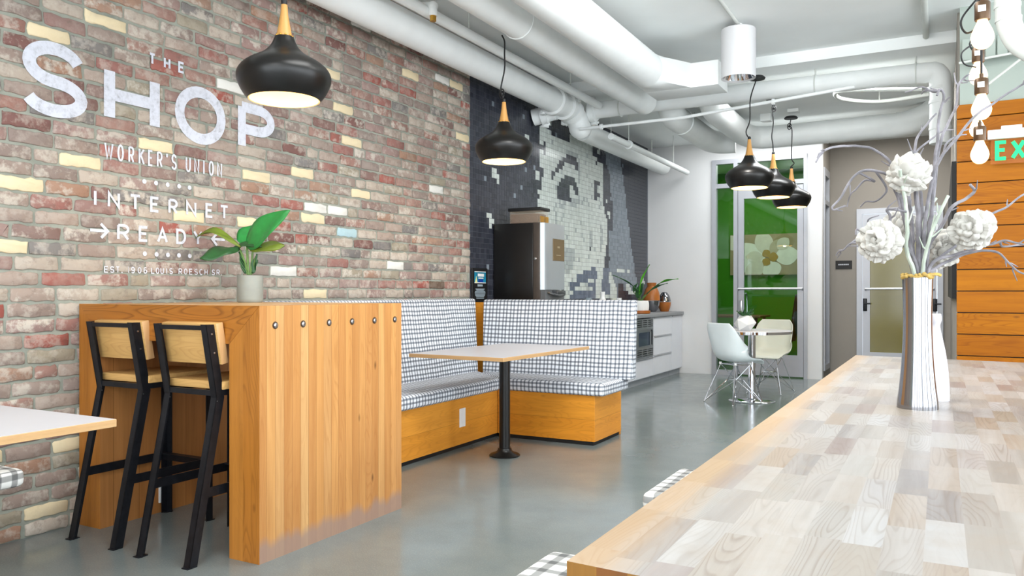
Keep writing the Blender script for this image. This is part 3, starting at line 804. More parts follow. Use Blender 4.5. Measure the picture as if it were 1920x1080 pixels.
# walls the photograph does not look at: windows that light the room
m = MB()
for y0, y1, z0, z1 in ((-2.8, -2.3, 0, 3.3), (6.1, 7.2, 0, 3.3), (-2.3, 6.1, 0, .35), (-2.3, 6.1, 3.0, 3.3), (-.87, -.37, .35, 3.0), (.81, 1.31, .35, 3.0), (2.49, 2.99, .35, 3.0), (4.17, 4.67, .35, 3.0)):
    m.box(3.3, 3.42, y0, y1, z0, z1)
m.build('wall_window', M['wall_white'], kind='structure', label='white wall with the street windows', cat='wall')
m = MB()
for i in range(6):
    y = -2.3 + i * 1.68
    m.box(3.33, 3.39, y - .03, y + .03, .35, 3.0)
m.box(3.33, 3.39, -2.3, 6.1, 2.3, 2.35)
m.build('window_4', M['alu'], kind='structure', label='metal street window frame', cat='window')
m = MB()
for x0, x1, z0, z1 in ((-3.8, -3.0, 0, 3.3), (2.8, 3.42, 0, 3.3), (-3.0, 2.8, 0, .3), (-3.0, 2.8, 3.0, 3.3), (-1.8, -1.3, .3, 3.0), (-.35, .15, .3, 3.0), (1.1, 1.6, .3, 3.0)):
    m.box(x0, x1, -2.92, -2.8, z0, z1)
m.build('wall_back', M['wall_white'], kind='structure', label='white wall behind the camera with windows', cat='wall')
m = MB()
for i in range(5):
    x = -3.0 + i * 1.45
    m.box(x - .03, x + .03, -2.89, -2.83, .3, 3.0)
m.build('window_5', M['alu'], kind='structure', label='metal window frame behind the camera', cat='window')

# glazed door, sidelight and transom in the end wall
def frame(name, rects, y0, y1, mt, parent=None, **kw):
    m = MB()
    for i_, (x0, x1, z0, z1) in enumerate(rects):
        m.box(x0, x1, y0 + i_ * .0012, y1 - i_ * .0012, z0, z1)
    return m.build(name, mt, parent, **kw)
fr = frame('trim_1', [(-2.775, -2.715, 0, 2.95), (-2.48, -2.425, 0, 2.95), (-1.575, -1.53, 0, 2.95), (-2.775, -1.53, 2.89, 2.95), (-2.715, -1.575, 2.56, 2.62), (-2.715, -2.48, 0, .07)], YF - .035, YF + .06, M['alu'], kind='structure', label='pale metal frame around the glass door and sidelight', cat='frame')
s1 = MB(); s1.box(-2.72, -2.475, YF + .01, YF + .02, .06, 2.57)
s1.build('window_1', M['glass'], kind='structure', label='tall narrow sidelight left of the glass door', cat='window')
s1 = MB(); s1.box(-2.72, -1.57, YF + .01, YF + .02, 2.61, 2.9)
s1.build('window_2', M['glass'], kind='structure', label='transom pane over the glass door', cat='window')
D1 = thing('door_1', 'glass door with pale metal frame and push bar, green room behind', 'door', (-2.0, YF, 0)); tag(D1, kind='structure')
frame('door_leaf', [(-2.42, -2.345, .02, 2.55), (-1.655, -1.58, .02, 2.55), (-2.345, -1.655, .02, .30), (-2.345, -1.655, 2.40, 2.55)], YF - .02, YF + .03, M['alu'], D1)
m = MB(); m.box(-2.35, -1.65, YF + .002, YF + .01, .29, 2.41); m.build('pane', M['glass'], D1)
m = MB(); m.tube([(-2.41, YF - .02, 1.17), (-2.41, YF - .075, 1.18), (-1.59, YF - .075, 1.18), (-1.59, YF - .02, 1.17)], .014); m.build('push_bar', M['steel'], D1)
m = MB(); m.box(-2.405, -2.365, YF - .035, YF - .02, .86, 1.02, bev=.006); m.build('lock', M['steel'], D1)
m = MB(); m.tube(smooth_path([(-2.33, YF + .04, 1.12), (-2.33, YF + .09, 1.08), (-2.325, YF + .09, .84), (-2.335, YF + .04, .8)]), .012); m.build('pull_handle', M['steel'], D1)
m = MB(); m.box(-2.42, -2.33, YF - .045, YF - .022, 2.62, 2.7); m.build('door_closer', M['black_steel'], D1)

# the green room behind it
m = MB()
m.box(-3.7, -1.47, 13.9, 14.0, 0, 3.2); m.box(-3.8, -3.7, 11.07, 14.0, 0, 3.2); m.box(-1.5, -1.472, 11.13, 13.9, 0, 3.2)
m.build('wall_green', M['green'], kind='structure', label='lime green wall of the room behind the glass door', cat='wall')
pa = thing('flower_picture', 'picture of a pale blossom on the green wall behind the glass door', 'picture', (-2.55, 13.86, 1.77))
fw = 12.75
m = MB(); m.box(-3.2, -1.9, 13.85, 13.895, 1.43, 2.12); m.build('canvas', mat('canvas_pale', (168, 150, 116), 0.8, vary=0.12, scale=3), pa)
pet = [mat('petal_paint', c, 0.8, vary=0.06) for c in ((244, 240, 232), (226, 218, 204), (196, 182, 156), (176, 140, 50))]
m = MB()
def petal2(cx, cz, ang, L, w, mi, dep):
    pts = []
    for i in range(13):
        t = i / 12
        ww = w * math.sin(PI * t) ** 0.7
        pts.append((L * t, ww))
    poly = pts + [(p[0], -p[1]) for p in pts[-2:0:-1]]
    ca, sa = math.cos(ang), math.sin(ang)
    vs = []
    for x, z in poly:
        X, Z = cx - .66 + x * ca - z * sa, cz + .11 + x * sa + z * ca
        vs.append(m.bm.verts.new((min(max(X, -3.195), -1.905), 13.85 - dep, min(max(Z, 1.435), 2.115))))
    f = m.bm.faces.new(vs); f.material_index = mi
for i, (cx, cz, a, L, w, mi) in enumerate([(-1.95, 1.58, 2.7, .55, .16, 0), (-1.95, 1.6, 3.5, .5, .15, 0), (-1.9, 1.65, 1.9, .45, .15, 1), (-1.85, 1.6, .9, .4, .16, 2), (-1.8, 1.6, .2, .4, .16, 0), (-1.9, 1.55, -1.2, .3, .16, 0), (-2.0, 1.55, -2.3, .4, .14, 1), (-2.45, 1.75, 2.2, .35, .12, 1), (-2.55, 1.6, 3.3, .3, .1, 0), (-1.98, 1.62, 3.1, .3, .1, 1), (-1.75, 1.75, .8, .25, .1, 1), (-1.9, 1.62, 0, .16, .08, 3), (-1.9, 1.62, 2.1, .14, .07, 3), (-1.9, 1.6, 4.2, .14, .07, 3)]):
    petal2(cx, cz, a, L, w, mi, .002 + .0006 * i)
m.build('blossom', pet, pa, smooth=False)
oc = thing('office_chair', 'dark high-backed office chair behind the glass door', 'chair', (-2.04, 12.2, 0))
m = MB(); m.box(-2.37, -1.92, 11.95, 12.4, .40, .5, bev=.03, seg=3); m.build('seat', mat('dark_leather', (40, 30, 28), 0.45), oc)
m = MB(); m.grid([[(-1.92 + .09 * (t / 8) + .012 * math.cos(u), 11.98 + .42 * u / 8, .42 + .68 * t / 8 - (.03 if (u in (0, 8) and t == 8) else 0)) for u in range(9)] for t in range(9)]); m.build('backrest', mat('dark_mesh', (24, 22, 24), 0.6), oc, solid=.05)
m = MB(); m.lathe([(.03, .05), (.03, .4)], (-2.14, 12.18, 0)); m.build('gas_post', M['black_steel'], oc)
m = MB()
for k in range(5):
    a = k * 2 * PI / 5
    m.tube([(-2.14, 12.18, .1), (-2.14 + .28 * math.cos(a), 12.18 + .28 * math.sin(a), .05)], [.03, .02])
    m.ball((-2.14 + .28 * math.cos(a), 12.18 + .28 * math.sin(a), .03), .03, n=8)
m.build('wheel_base', M['black_steel'], oc)
tb = thing('meeting_table', 'dark-edged meeting table seen through the glass door', 'table', (-2.75, 12.6, 0))
m = MB(); m.box(-3.65, -2.42, 12.45, 13.25, .74, .77, bev=.005); m.build('tabletop', wood('walnut_top', [(120, 84, 50), (110, 76, 44)], 'x', 'y', .2), tb)
for x_, y_ in ((-3.55, 12.52), (-2.5, 12.52), (-3.55, 13.17), (-2.5, 13.17)):
    m = MB(); m.box(x_ - .02, x_ + .02, y_ - .02, y_ + .02, 0, .74); m.build('leg', M['black_steel'], tb)
hs = thing('room_sign', 'small black sign plate on the grey hallway wall', 'sign', (-1.175, HY, 1.51))
m = MB(); m.box(-1.28, -1.07, HY - .012, HY, 1.455, 1.57, bev=.002, seg=1); m.build('plate', M['black'], hs)
m = MB()
for k in range(6): m.box(-1.245 + k * .023, -1.226 + k * .023, HY - .014, HY - .011, 1.507, 1.525)
m.build('lettering', M['alu'], hs, smooth=False)
# ================================================================== BAR TABLE
def by_normal(o, fn):
    for p in o.data.polygons:
        p.material_index = fn(p.normal, p.center)
XZ = lambda y0: Matrix(((1, 0, 0, 0), (0, 0, -1, y0), (0, 1, 0, 0), (0, 0, 0, 1)))   # polygon (x, z), thickness towards -y
YZ = lambda x0: Matrix(((0, 0, 1, x0), (1, 0, 0, 0), (0, 1, 0, 0), (0, 0, 0, 1)))    # polygon (y, z), thickness towards +x
bx0, bx1, by0, by1, bz = -3.69, -2.484, 2.39, 3.373, 1.075
bar = thing('bar_table', 'tall bar table of reclaimed fir beams standing against the brick wall', 'bar table', (-3.09, 2.88, 0))
tl = bz - .164
o = MB().prism([(bx0, 0), (-3.53, 0), (-3.53, tl), (bx0, bz)], by1 - by0, M=XZ(by1)).build('side_slab', [M['bar_front'], M['bar_inner']], bar, smooth=False)
by_normal(o, lambda n, c: 1 if abs(n.x) > .8 else 0)
o = MB().prism([(-2.66, 0), (bx1, 0), (bx1, bz - .0005), (-2.66, tl)], by1 - by0, M=XZ(by1)).build('side_slab', [M['bar_front'], M['bar_inner'], M['bar_side']], bar, smooth=False)
by_normal(o, lambda n, c: 2 if n.x > .8 else 1 if n.x < -.8 else 0)
o = MB().prism([(bx0, bz), (-3.53, tl), (-2.66, tl), (bx1, bz)], by1 - by0 + .002, M=XZ(by1 + .001)).build('top_beam', [M['bar_beam'], M['bar_top']], bar, smooth=False)
by_normal(o, lambda n, c: 1 if abs(n.z) > .8 else 0)
M['bolt_hole'] = mat('bolt_recess', (70, 48, 30), 0.6)
for y in (2.478, 2.645, 2.815, 2.977, 3.148, 3.315):
    RY = Matrix.Rotation(PI / 2, 4, 'Y')
    m = MB().lathe([(.016, 0), (.016, .0015)], (bx1, y, .991), n=20, M=RY, mi=0).lathe([(.0105, .0015), (.0105, .005), (.006, .007), (0, .007)], (bx1, y, .991), n=16, M=RY, mi=1)
    m.build('bolt', [M['bolt_hole'], M['steel']], bar)
m = MB().box(-3.53, -3.522, 2.71, 2.785, .05, .165, bev=.003)
m.build('outlet_plate', M['white_plastic'], bar)

# ================================================================== BAR STOOLS
def make_stool(label):
    t = thing('bar_stool', label, 'stool', (0, 0, 0), 'bar stools pulled up to the bar table')
    w = .335
    prof = [(0, 0), (.14, .683), (.085, .995)]
    fw_ = .038
    def strip(off0, off1):
        a = [(y + off0, z) for y, z in prof]; c = [(y + off1, z) for y, z in prof]
        return a + c[::-1]
    for s in (0, 1):
        x = 0 if s == 0 else w
        m = MB()
        m.prism(strip(0, fw_), .006, M=YZ(x - (.0 if s == 0 else .006)))
        m.prism(strip(0, .006), fw_, M=YZ(x if s == 0 else x - fw_))
        m.box(x - .004 if s == 0 else x - .034, x + .034 if s == 0 else x + .004, -.012, .034, 0, .004)
        m.build('leg', M['black_steel'], t, smooth=False)
        # bare weld where the leg bends
        y = .14
        MB().box(x - .001 if s == 0 else x - fw_ - .001, x + fw_ + .001 if s == 0 else x + .001, y - .002, y + .003, .668, .671).build('weld_line', M['weld'], t, smooth=False)
        for z in (.875, .955):
            yy = .14 - (z - .683) / .312 * .055 + .019
            xx = x if s == 0 else x
            m = MB().lathe([(.004, 0), (.004, .003), (0, .004)], (xx, yy, z), n=10, M=Matrix.Rotation(PI / 2 if s else -PI / 2, 4, 'Y'))
            m.build('screw', M['steel'], t)
        m = MB()
        xa = x if s == 0 else x - .006
        m.box(xa, xa + .006, .53 - fw_, .53, 0, .70)
        m.box(x if s == 0 else x - fw_, x + fw_ if s == 0 else x, .524, .53, 0, .70)
        m.box(x - .004 if s == 0 else x - .03, x + .03 if s == 0 else x + .004, .50, .54, 0, .004)
        m.build('leg', M['black_steel'], t, smooth=False)
        # side foot rail
        yb = .14 * .29 / .683
        MB().box(xa, xa + .006, yb + .01, .52, .272, .312).build('foot_rail', M['black_steel'], t, smooth=False)
    MB().box(.006, w - .006, .50, .506, .272, .312).box(.006, w - .006, .47, .506, .306, .312).build('foot_rail', M['black_steel'], t, smooth=False)
    m = MB()
    for x0, x1, y0, y1 in ((0, w, .14, .146), (0, w, .524, .53), (0, .006, .14, .53), (w - .006, w, .14, .53)):
        m.box(x0, x1, y0, y1, .690, .714)
    m.build('seat_frame', M['black_steel'], t, smooth=False)
    MB().box(-.006, w + .006, .165, .56, .715, .75, bev=.004).build('seat', M['stool_oak'], t)
    sl = math.atan(.055 / .312)
    R = Matrix.Translation((0, .14 - (.911 - .683) / .312 * .055 + .0405, .911)) @ Matrix.Rotation(sl, 4, 'X')
    o = MB().box(.004, w + .012, -.001, .036, -.089, .089, bev=.003, M=R).build('backrest', [M['stool_oak'], M['stool_end']], t)
    by_normal(o, lambda n, c: 1 if abs(n.x) > .8 else 0)
    MB().box(.006, w - .006, -.0385, -.0325, .068, .087, M=R).build('back_rail', M['black_steel'], t, smooth=False)
    return t
st1 = make_stool('black steel bar stool nearest the brick wall, left of the two')
st2 = copy_tree(st1)
st2['label'] = 'black steel bar stool beside the fir post, right of the two'
st1.location = (-3.52, 2.227, 0); st2.location = (-3.03, 2.216, 0)

# ================================================================== CORNER BANCHES
def cushion(name, pts, z0, z1, mt, parent, bev=.028, **kw):
    m = MB()
    b = bmesh.new()
    lo = [b.verts.new((p[0], p[1], z0)) for p in pts]; hi = [b.verts.new((p[0], p[1], z1)) for p in pts]
    n = len(pts)
    b.faces.new(lo[::-1]); b.faces.new(hi)
    for i in range(n): b.faces.new((lo[i], lo[(i + 1) % n], hi[(i + 1) % n], hi[i]))
    bmesh.ops.recalc_face_normals(b, faces=b.faces)
    bmesh.ops.bevel(b, geom=list(b.edges), offset=bev, segments=4, profile=0.55, affect='EDGES')
    m._merge(b)
    return m.build(name, mt, parent, uv=True, sharp=60, **kw)
bl = thing('banquette', 'plaid cushioned fir banquette along the brick wall behind the bar table', 'bench', (-3.35, 4.65, 0))
o = MB().box(-3.69, -3.055, 3.395, 5.95, .03, .37, bev=.002, seg=1).build('plinth', [M['plinth'], M['plinth_x']], bl, smooth=False)
MB().box(-3.68, -3.075, 3.40, 5.94, 0, .03).build('toe_recess', M['black'], bl)
cushion('seat_cushion', [(-3.5, 3.4), (-3.005, 3.4), (-3.005, 5.36), (-3.44, 5.78), (-3.5, 5.78)], .37, .465, M['fabric'], bl)
def lean_back(name, A, Bq, bot, top, thick, z0, z1, mt, parent, axis, A1=None, B1=None):
    """padded back that leans: A..Bq along the wall, front face from bot (low) to top (high)"""
    P = [(bot, z0), (top, z1), (top - thick * .55, z1), (bot - thick, z0)]
    m = MB(); b = bmesh.new()
    A1 = A if A1 is None else A1; B1 = Bq if B1 is None else B1
    e0 = lambda p: A if p[1] == z0 else A1
    e1 = lambda p: Bq if p[1] == z0 else B1
    v0 = [b.verts.new((p[0], e0(p), p[1]) if axis == 'y' else (e0(p), -p[0], p[1])) for p in P]
    v1 = [b.verts.new((p[0], e1(p), p[1]) if axis == 'y' else (e1(p), -p[0], p[1])) for p in P]
    b.faces.new(v0); b.faces.new(v1[::-1])
    for i in range(4): b.faces.new((v0[i], v1[i], v1[(i + 1) % 4], v0[(i + 1) % 4]))
    bmesh.ops.recalc_face_normals(b, faces=b.faces)
    bmesh.ops.bevel(b, geom=list(b.edges), offset=.024, segments=4, profile=.55, affect='EDGES')
    m._merge(b)
    return m.build(name, mt, parent, uv=True, sharp=60)
lean_back('back_cushion', 3.4, 5.77, -3.44, -3.545, .13, .455, 1.078, M['fabric'], bl, 'y', B1=5.90)
MB().box(-3.055, -3.05, 4.845, 4.925, .155, .29, bev=.002, seg=1).build('outlet_plate', M['white_plastic'], bl)
br = thing('banquette', 'plaid cushioned fir banquette standing crosswise in front of the coffee machine', 'bench', (-2.7, 5.7, 0))
o = MB().box(-3.05, -2.234, 5.404, 5.952, .03, .37, bev=.002, seg=1).build('plinth', [M['plinth_x'], M['plinth']], br, smooth=False)
by_normal(o, lambda n, c: 1 if abs(n.x) > .8 else 0)
MB().box(-3.04, -2.25, 5.42, 5.94, 0, .03).build('toe_recess', M['black'], br)
cushion('seat_cushion', [(-3.0, 5.375), (-2.15, 5.375), (-2.15, 5.9), (-3.43, 5.9), (-3.43, 5.79)], .37, .465, M['fabric'], br)
lean_back('back_cushion', -3.41, -2.08, -5.765, -5.855, .11, .455, 1.072, M['fabric'], br, 'x', A1=-3.455)
MB().box(-3.69, -2.25, 5.955, 5.985, 0, 1.045).build('back_panel', M['plinth_x'], br, smooth=False)

# ================================================================== PEDESTAL TABLES
def make_table(label):
    t = thing('dining_table', label, 'table', (0, 0, 0), 'white topped pedestal tables')
    o = MB().box(-.358, .358, -.613, .613, .711, .735, bev=.0015, seg=1).build('tabletop', [M['laminate'], M['ply']], t, smooth=False)
    by_normal(o, lambda n, c: 0 if n.z > .8 else 1)
    MB().box(-.2, .2, -.2, .2, .705, .711).build('mount_plate', M['black_steel'], t)
    MB().lathe([(.038, .02), (.038, .706)], n=32).build('column', M['black_shade'], t)
    MB().lathe([(.105, 0), (.107, .008), (.095, .016), (.062, .026), (.05, .04), (.046, .055), (.038, .056)], n=40).build('floor_flange', M['black_shade'], t)
    return t
t1 = make_table('white topped pedestal table in the plaid banquette corner')
t2 = copy_tree(t1); t2['label'] = 'white topped table cut off by the left edge of the photo'
t1.location = (-2.655, 4.80, 0); t1.rotation_euler.z = math.radians(-2)
t2.location = (-2.62, .975, 0)
bn = thing('low_bench', 'low gingham topped bench under the left table against the bricks', 'bench', (-3.4, 1.2, 0))
cushion('seat_cushion', [(-3.69, .2), (-3.09, .2), (-3.09, 1.79), (-3.69, 1.79)], .385, .455, M['fabric_bw'], bn)
MB().box(-3.69, -3.2, .25, 1.66, .0, .385).build('plinth', M['plinth'], bn, smooth=False)

# ================================================================== LONG TABLE WITH STOOLS
lt = thing('communal_table', 'long communal table with a whitewashed butcher block top', 'table', (.08, 3.0, 0))
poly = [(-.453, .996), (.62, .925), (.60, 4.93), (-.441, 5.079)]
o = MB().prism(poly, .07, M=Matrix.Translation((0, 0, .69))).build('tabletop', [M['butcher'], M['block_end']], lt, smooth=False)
# object coordinates measured from the long left edge
for v in o.data.vertices: v.co.x += .533
o.location.x = -.533
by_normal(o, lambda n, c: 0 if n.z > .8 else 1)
for y in (1.5, 4.4):
    MB().box(-.15, .4, y, y + .09, .0, .69).build('trestle', M['bar_front'], lt, smooth=False)
MB().box(.08, .16, 1.59, 4.4, .3, .42).build('stretcher', M['bar_beam'], lt, smooth=False)
def make_cube(label):
    t = thing('cube_stool', label, 'stool', (0, 0, 0), 'wooden cube stools under the long table')
    cushion('seat_cushion', [(-.225, -.225), (.225, -.225), (.225, .225), (-.225, .225)], .39, .45, M['fabric_bw'], t, bev=.024)
    MB().box(-.215, .215, -.215, .215, .0, .39, bev=.004).build('box_base', M['plinth_x'], t)
    return t
c1 = make_cube('gingham cushioned stool at the near left corner of the long table')
c2 = copy_tree(c1); c2['label'] = 'gingham cushioned stool half hidden by the long table further back'
c1.location = (-.685, 1.675, 0); c2.location = (-.67, 2.80, 0)

# ================================================================== COUNTER RUN
def cabinet(label, y0, y1, kinds):
    t = thing('base_cabinet', label, 'cabinet', (-3.44, (y0 + y1) / 2, 0), 'white base cabinets under the grey worktop')
    m = MB()
    if kinds[-1][2] < .5:      # an open niche for the oven
        for b_ in ((-3.69, -3.225, y0, y1, .07, .322), (-3.69, -3.61, y0, y1, .322, .82), (-3.61, -3.225, y0, y0 + .02, .322, .82), (-3.61, -3.225, y1 - .02, y1, .322, .82)): m.box(*b_)
    else: m.box(-3.69, -3.225, y0, y1, .07, .82)
    m.build('carcass', M['gloss_white'], t, smooth=False)
    MB().box(-3.69, -3.24, y0, y1, 0, .07).build('toe_kick', M['kick'], t, smooth=False)
    for nm, z0, z1 in kinds:
        p = MB().box(-3.222, -3.202, y0 + .002, y1 - .002, z0 + .002, z1 - .002, bev=.002, seg=1).build(nm, M['gloss_white'], t)
        MB().box(-3.205, -3.192, y0 + .02, y1 - .02, z1 - .014, z1 - .004).build('edge_pull', M['steel'], p)
    return t
cabinet('white cabinet mostly hidden behind the crosswise banquette', 6.0, 7.5, [('door', .08, .815)])
cabinet('white cabinet whose end shows low beside the plaid backrest', 7.5, 9.02, [('door', .08, .815)])
cm = cabinet('white cabinet holding the built-in microwave', 9.02, 9.68, [('drawer', .08, .318)])
cabinet('white three drawer cabinet right of the microwave', 9.69, 10.45, [('drawer', .08, .33), ('drawer', .33, .575), ('drawer', .575, .815)])
cabinet('white end cabinet against the pale far wall', 10.46, 10.945, [('door', .08, .815)])
MB().box(-3.695, -3.175, 5.99, 10.945, .82, .865, bev=.003).build('worktop', M['counter'], label='grey stone worktop over the white cabinets', cat='worktop')
mw = thing('microwave', 'steel built-in microwave below the grey worktop', 'microwave', (-3.4, 9.35, .325))
MB().box(-3.6, -3.215, 9.06, 9.655, .325, .805).build('case', M['black'], mw)
m = MB()
for z0, z1 in ((.325, .345), (.43, .46), (.675, .705), (.79, .805)): m.box(-3.217, -3.197, 9.047, 9.663, z0, z1)
for y0, y1 in ((9.045, 9.065), (9.645, 9.665)): m.box(-3.218, -3.196, y0, y1, .325, .805)
m.build('trim_frame', M['steel'], mw)
m = MB()
for zb in (.355, .382, .408, .715, .74, .765):
    m.box(-3.21, -3.198, 9.07, 9.64, zb, zb + .012)
for yv in (9.25, 9.44): m.box(-3.208, -3.197, yv, yv + .025, .34, .43); m.box(-3.208, -3.197, yv, yv + .025, .705, .79)
m.build('vent_grille', M['steel'], mw)
o = MB().box(-3.214, -3.2, 9.07, 9.64, .462, .673).build('door', M['steel'], mw)
MB().box(-3.2, -3.197, 9.13, 9.53, .475, .64).build('window', mat('tinted_glass', (60, 70, 84), .08, vary=0), mw)
MB().tube([(-3.18, 9.56, .48), (-3.18, 9.56, .655)], .008).build('handle', M['black_steel'], mw)
MB().lathe([(.012, 0), (.01, .012)], (-3.2, 9.60, .655), n=14, M=Matrix.Rotation(PI / 2, 4, 'Y')).build('knob', M['black'], mw)

# coffee machine
cf = thing('coffee_machine', 'tall black and silver bean-to-cup coffee machine on the worktop', 'coffee machine', (-3.42, 6.67, .865))
MB().box(-3.69, -3.275, 6.455, 6.885, .865, 1.77, bev=.008).build('body', mat('machine_black', (20, 19, 19), .3, vary=.1), cf)
MB().box(-3.275, -3.205, 6.455, 6.885, .865, 1.77, bev=.004).build('door_side', mat('machine_bronze', (88, 80, 74), .35, metal=.4), cf)
P = []
for zz in (1.155, 1.767):
    row = []
    for y, x in ((6.46, -3.206), (6.465, -3.185), (6.485, -3.168), (6.52, -3.16), (6.6, -3.157), (6.88, -3.155), (6.884, -3.206)):
        row.append((x, y, zz))
    P.append(row)
m = MB().grid(P)
b_ = m.bm
for z_ in (0, 1):
    vs = [v for v in b_.verts if abs(v.co.z - (1.155, 1.767)[z_]) < 1e-4]
    vs.sort(key=lambda v: (v.co.y, 0))
    ordv = []
    for q in P[z_]:
        ordv.append(min(vs, key=lambda v: (v.co - Vector(q)).length))
    b_.faces.new(ordv if z_ else ordv[::-1])
m.build('front_panel', mat('machine_silver', (176, 183, 188), .35, metal=.5, vary=.02), cf, sharp=50)
MB().box(-3.16, -3.152, 6.625, 6.875, 1.425, 1.63, bev=.002, seg=1).build('screen', mat('machine_screen', (96, 80, 56), .25, emit=(96, 78, 50), es=.25, vary=.1, scale=6), cf)
MB().box(-3.153, -3.1505, 6.715, 6.77, 1.545, 1.562).box(-3.153, -3.1505, 6.69, 6.79, 1.475, 1.482).build('screen_mark', mat('screen_mark', (150, 135, 108), .4), cf)
MB().box(-3.205, -3.16, 6.47, 6.88, .865, 1.15).build('cup_bay', mat('machine_grey', (96, 98, 100), .4), cf)
MB().tube(smooth_path([(-3.17, 6.53, 1.135), (-3.12, 6.55, 1.115), (-3.105, 6.65, 1.1), (-3.12, 6.8, 1.115), (-3.165, 6.86, 1.15)]), .014).box(-3.17, -3.10, 6.62, 6.80, 1.10, 1.15, bev=.012).build('spout', mat('machine_dark', (58, 60, 62), .35), cf)
MB().box(-3.2, -3.06, 6.5, 6.86, .865, .89, bev=.005).build('drip_tray', M['black_steel'], cf)
MB().lathe([(.012, 0), (.012, .006), (.006, .009), (0, .009)], (-3.25, 6.455, 1.44), n=14, M=Matrix.Rotation(PI / 2, 4, 'X')).build('lock', M['steel'], cf)
hp = MB().box(-3.53, -3.215, 6.48, 6.66, 1.77, 1.885, bev=.004).build('bean_hopper', M['acrylic'], cf)
MB().box(-3.545, -3.205, 6.47, 6.67, 1.882, 1.912, bev=.004).build('lid', M['black'], hp)
MB().box(-3.525, -3.24, 6.484, 6.656, 1.772, 1.855).build('coffee_beans', mat('coffee_beans', (92, 58, 44), .6, vary=.5, scale=60, bump=.6), hp)
MB().box(-3.225, -3.211, 6.49, 6.56, 1.775, 1.83).box(-3.225, -3.211, 6.58, 6.65, 1.775, 1.83).build('brass_plate', M['brass'], hp)

# poster on the tiles
po = thing('poster', 'small black framed menu board where brick meets tile', 'poster', (XW, 6.2, 1.2))
MB().box(-3.7, -3.685, 6.06, 6.335, 1.03, 1.352, bev=.003, seg=1).build('board', M['black'], po)
MB().box(-3.685, -3.683, 6.10, 6.30, 1.215, 1.322).build('picture', mat('poster_teal', (20, 120, 150), .4, vary=.3, scale=14), po)
m = MB()
m.box(-3.684, -3.682, 6.155, 6.265, 1.275, 1.302); m.box(-3.684, -3.682, 6.165, 6.255, 1.257, 1.266)
m.build('title', M['white_plastic'], po)
MB().box(-3.6835, -3.6825, 6.165, 6.25, 1.222, 1.252).build('blue_panel', mat('poster_blue', (20, 60, 150), .4), po)
m = MB().prism([(6.105, 1.22), (6.15, 1.22), (6.13, 1.28)], .001, M=YZ(-3.6832)); m.build('figure', mat('poster_yellow', (226, 220, 150), .5), po)
MB().box(-3.6838, -3.6828, 6.10, 6.30, 1.315, 1.322).box(-3.6838, -3.6828, 6.10, 6.30, 1.215, 1.222).build('border', M['white_plastic'], po)
m = MB()
for k, (a, z_) in enumerate([(.045, 1.185), (.08, 1.158), (.066, 1.148), (.088, 1.136), (.094, 1.124), (.09, 1.112), (.084, 1.1), (.07, 1.088), (.066, 1.074)]):
    m.box(-3.685, -3.6835, 6.2 - a, 6.2 + a, z_, z_ + (.019 if k == 0 else .008))
m.build('small_print', mat('poster_grey', (150, 164, 172), .5), po)

# things on the worktop
def solo(mb, name, mt, label, cat, group=None, **kw):
    return mb.build(name, mt, label=label, cat=cat, group=group, **kw)
M['copper'] = wood('copper_wood', [(176, 106, 46), (166, 96, 40)], 'x', 'z', .4, contrast=.3, dark=(110, 60, 20), fine=12, rough=.35)
WT = .865
def two_tone_vase(name, label, c, prof, split, lower, upper):
    t = thing(name, label, 'vase', c)
    lo = [p for p in prof if p[1] <= split]; hi = [p for p in prof if p[1] >= split]
    MB().lathe(lo, c, n=36, cap=True).build('lower_body', lower, t, sharp=60)
    MB().lathe(hi, c, n=36, cap=True).build('upper_body', upper, t, sharp=60)
def smooth_prof(pr, k=5):
    return [(p.x, p.y) for p in [Vector((q[0], q[1])) for q in [(v.x, v.y) for v in smooth_path([(a, e, 0) for a, e in pr], k)]]]
two_tone_vase('vase', 'large copper jar with a silver lower half on the worktop', (-3.50, 10.51, WT), smooth_prof([(.06, 0), (.098, .06), (.114, .14), (.114, .175), (.108, .24), (.085, .31), (.062, .345), (.062, .37), (.068, .40)]), .15, M['silver'], M['copper'])
two_tone_vase('vase', 'small egg shaped vase with a silver top half at the worktop end', (-3.40, 10.77, WT), smooth_prof([(.055, 0), (.08, .06), (.09, .13), (.085, .165), (.07, .215), (.045, .255), (.03, .27)]), .135, M['copper'], M['silver'])
tr = solo(MB().lathe([(.105, 0), (.122, .006), (.124, .04), (.112, .042), (.108, .012), (0, .012)], (-3.30, 9.47, WT), n=36), 'tray', M['copper'], 'round wooden tray under the white planter', 'tray')
pl = thing('potted_plant', 'long leaved plant in a white bowl on the worktop', 'plant', (-3.30, 9.47, WT + .012))
MB().lathe(smooth_prof([(.06, 0), (.098, .02), (.107, .07), (.106, .12), (.098, .147), (.092, .147), (.095, .1)]), (-3.30, 9.47, WT + .012), n=36).build('pot', M['white_plastic'], pl, sharp=60)
MB().lathe([(.094, .13), (0, .135)], (-3.30, 9.47, WT + .012), n=24, cap=False).build('soil', mat('soil', (40, 30, 24), .95), pl)
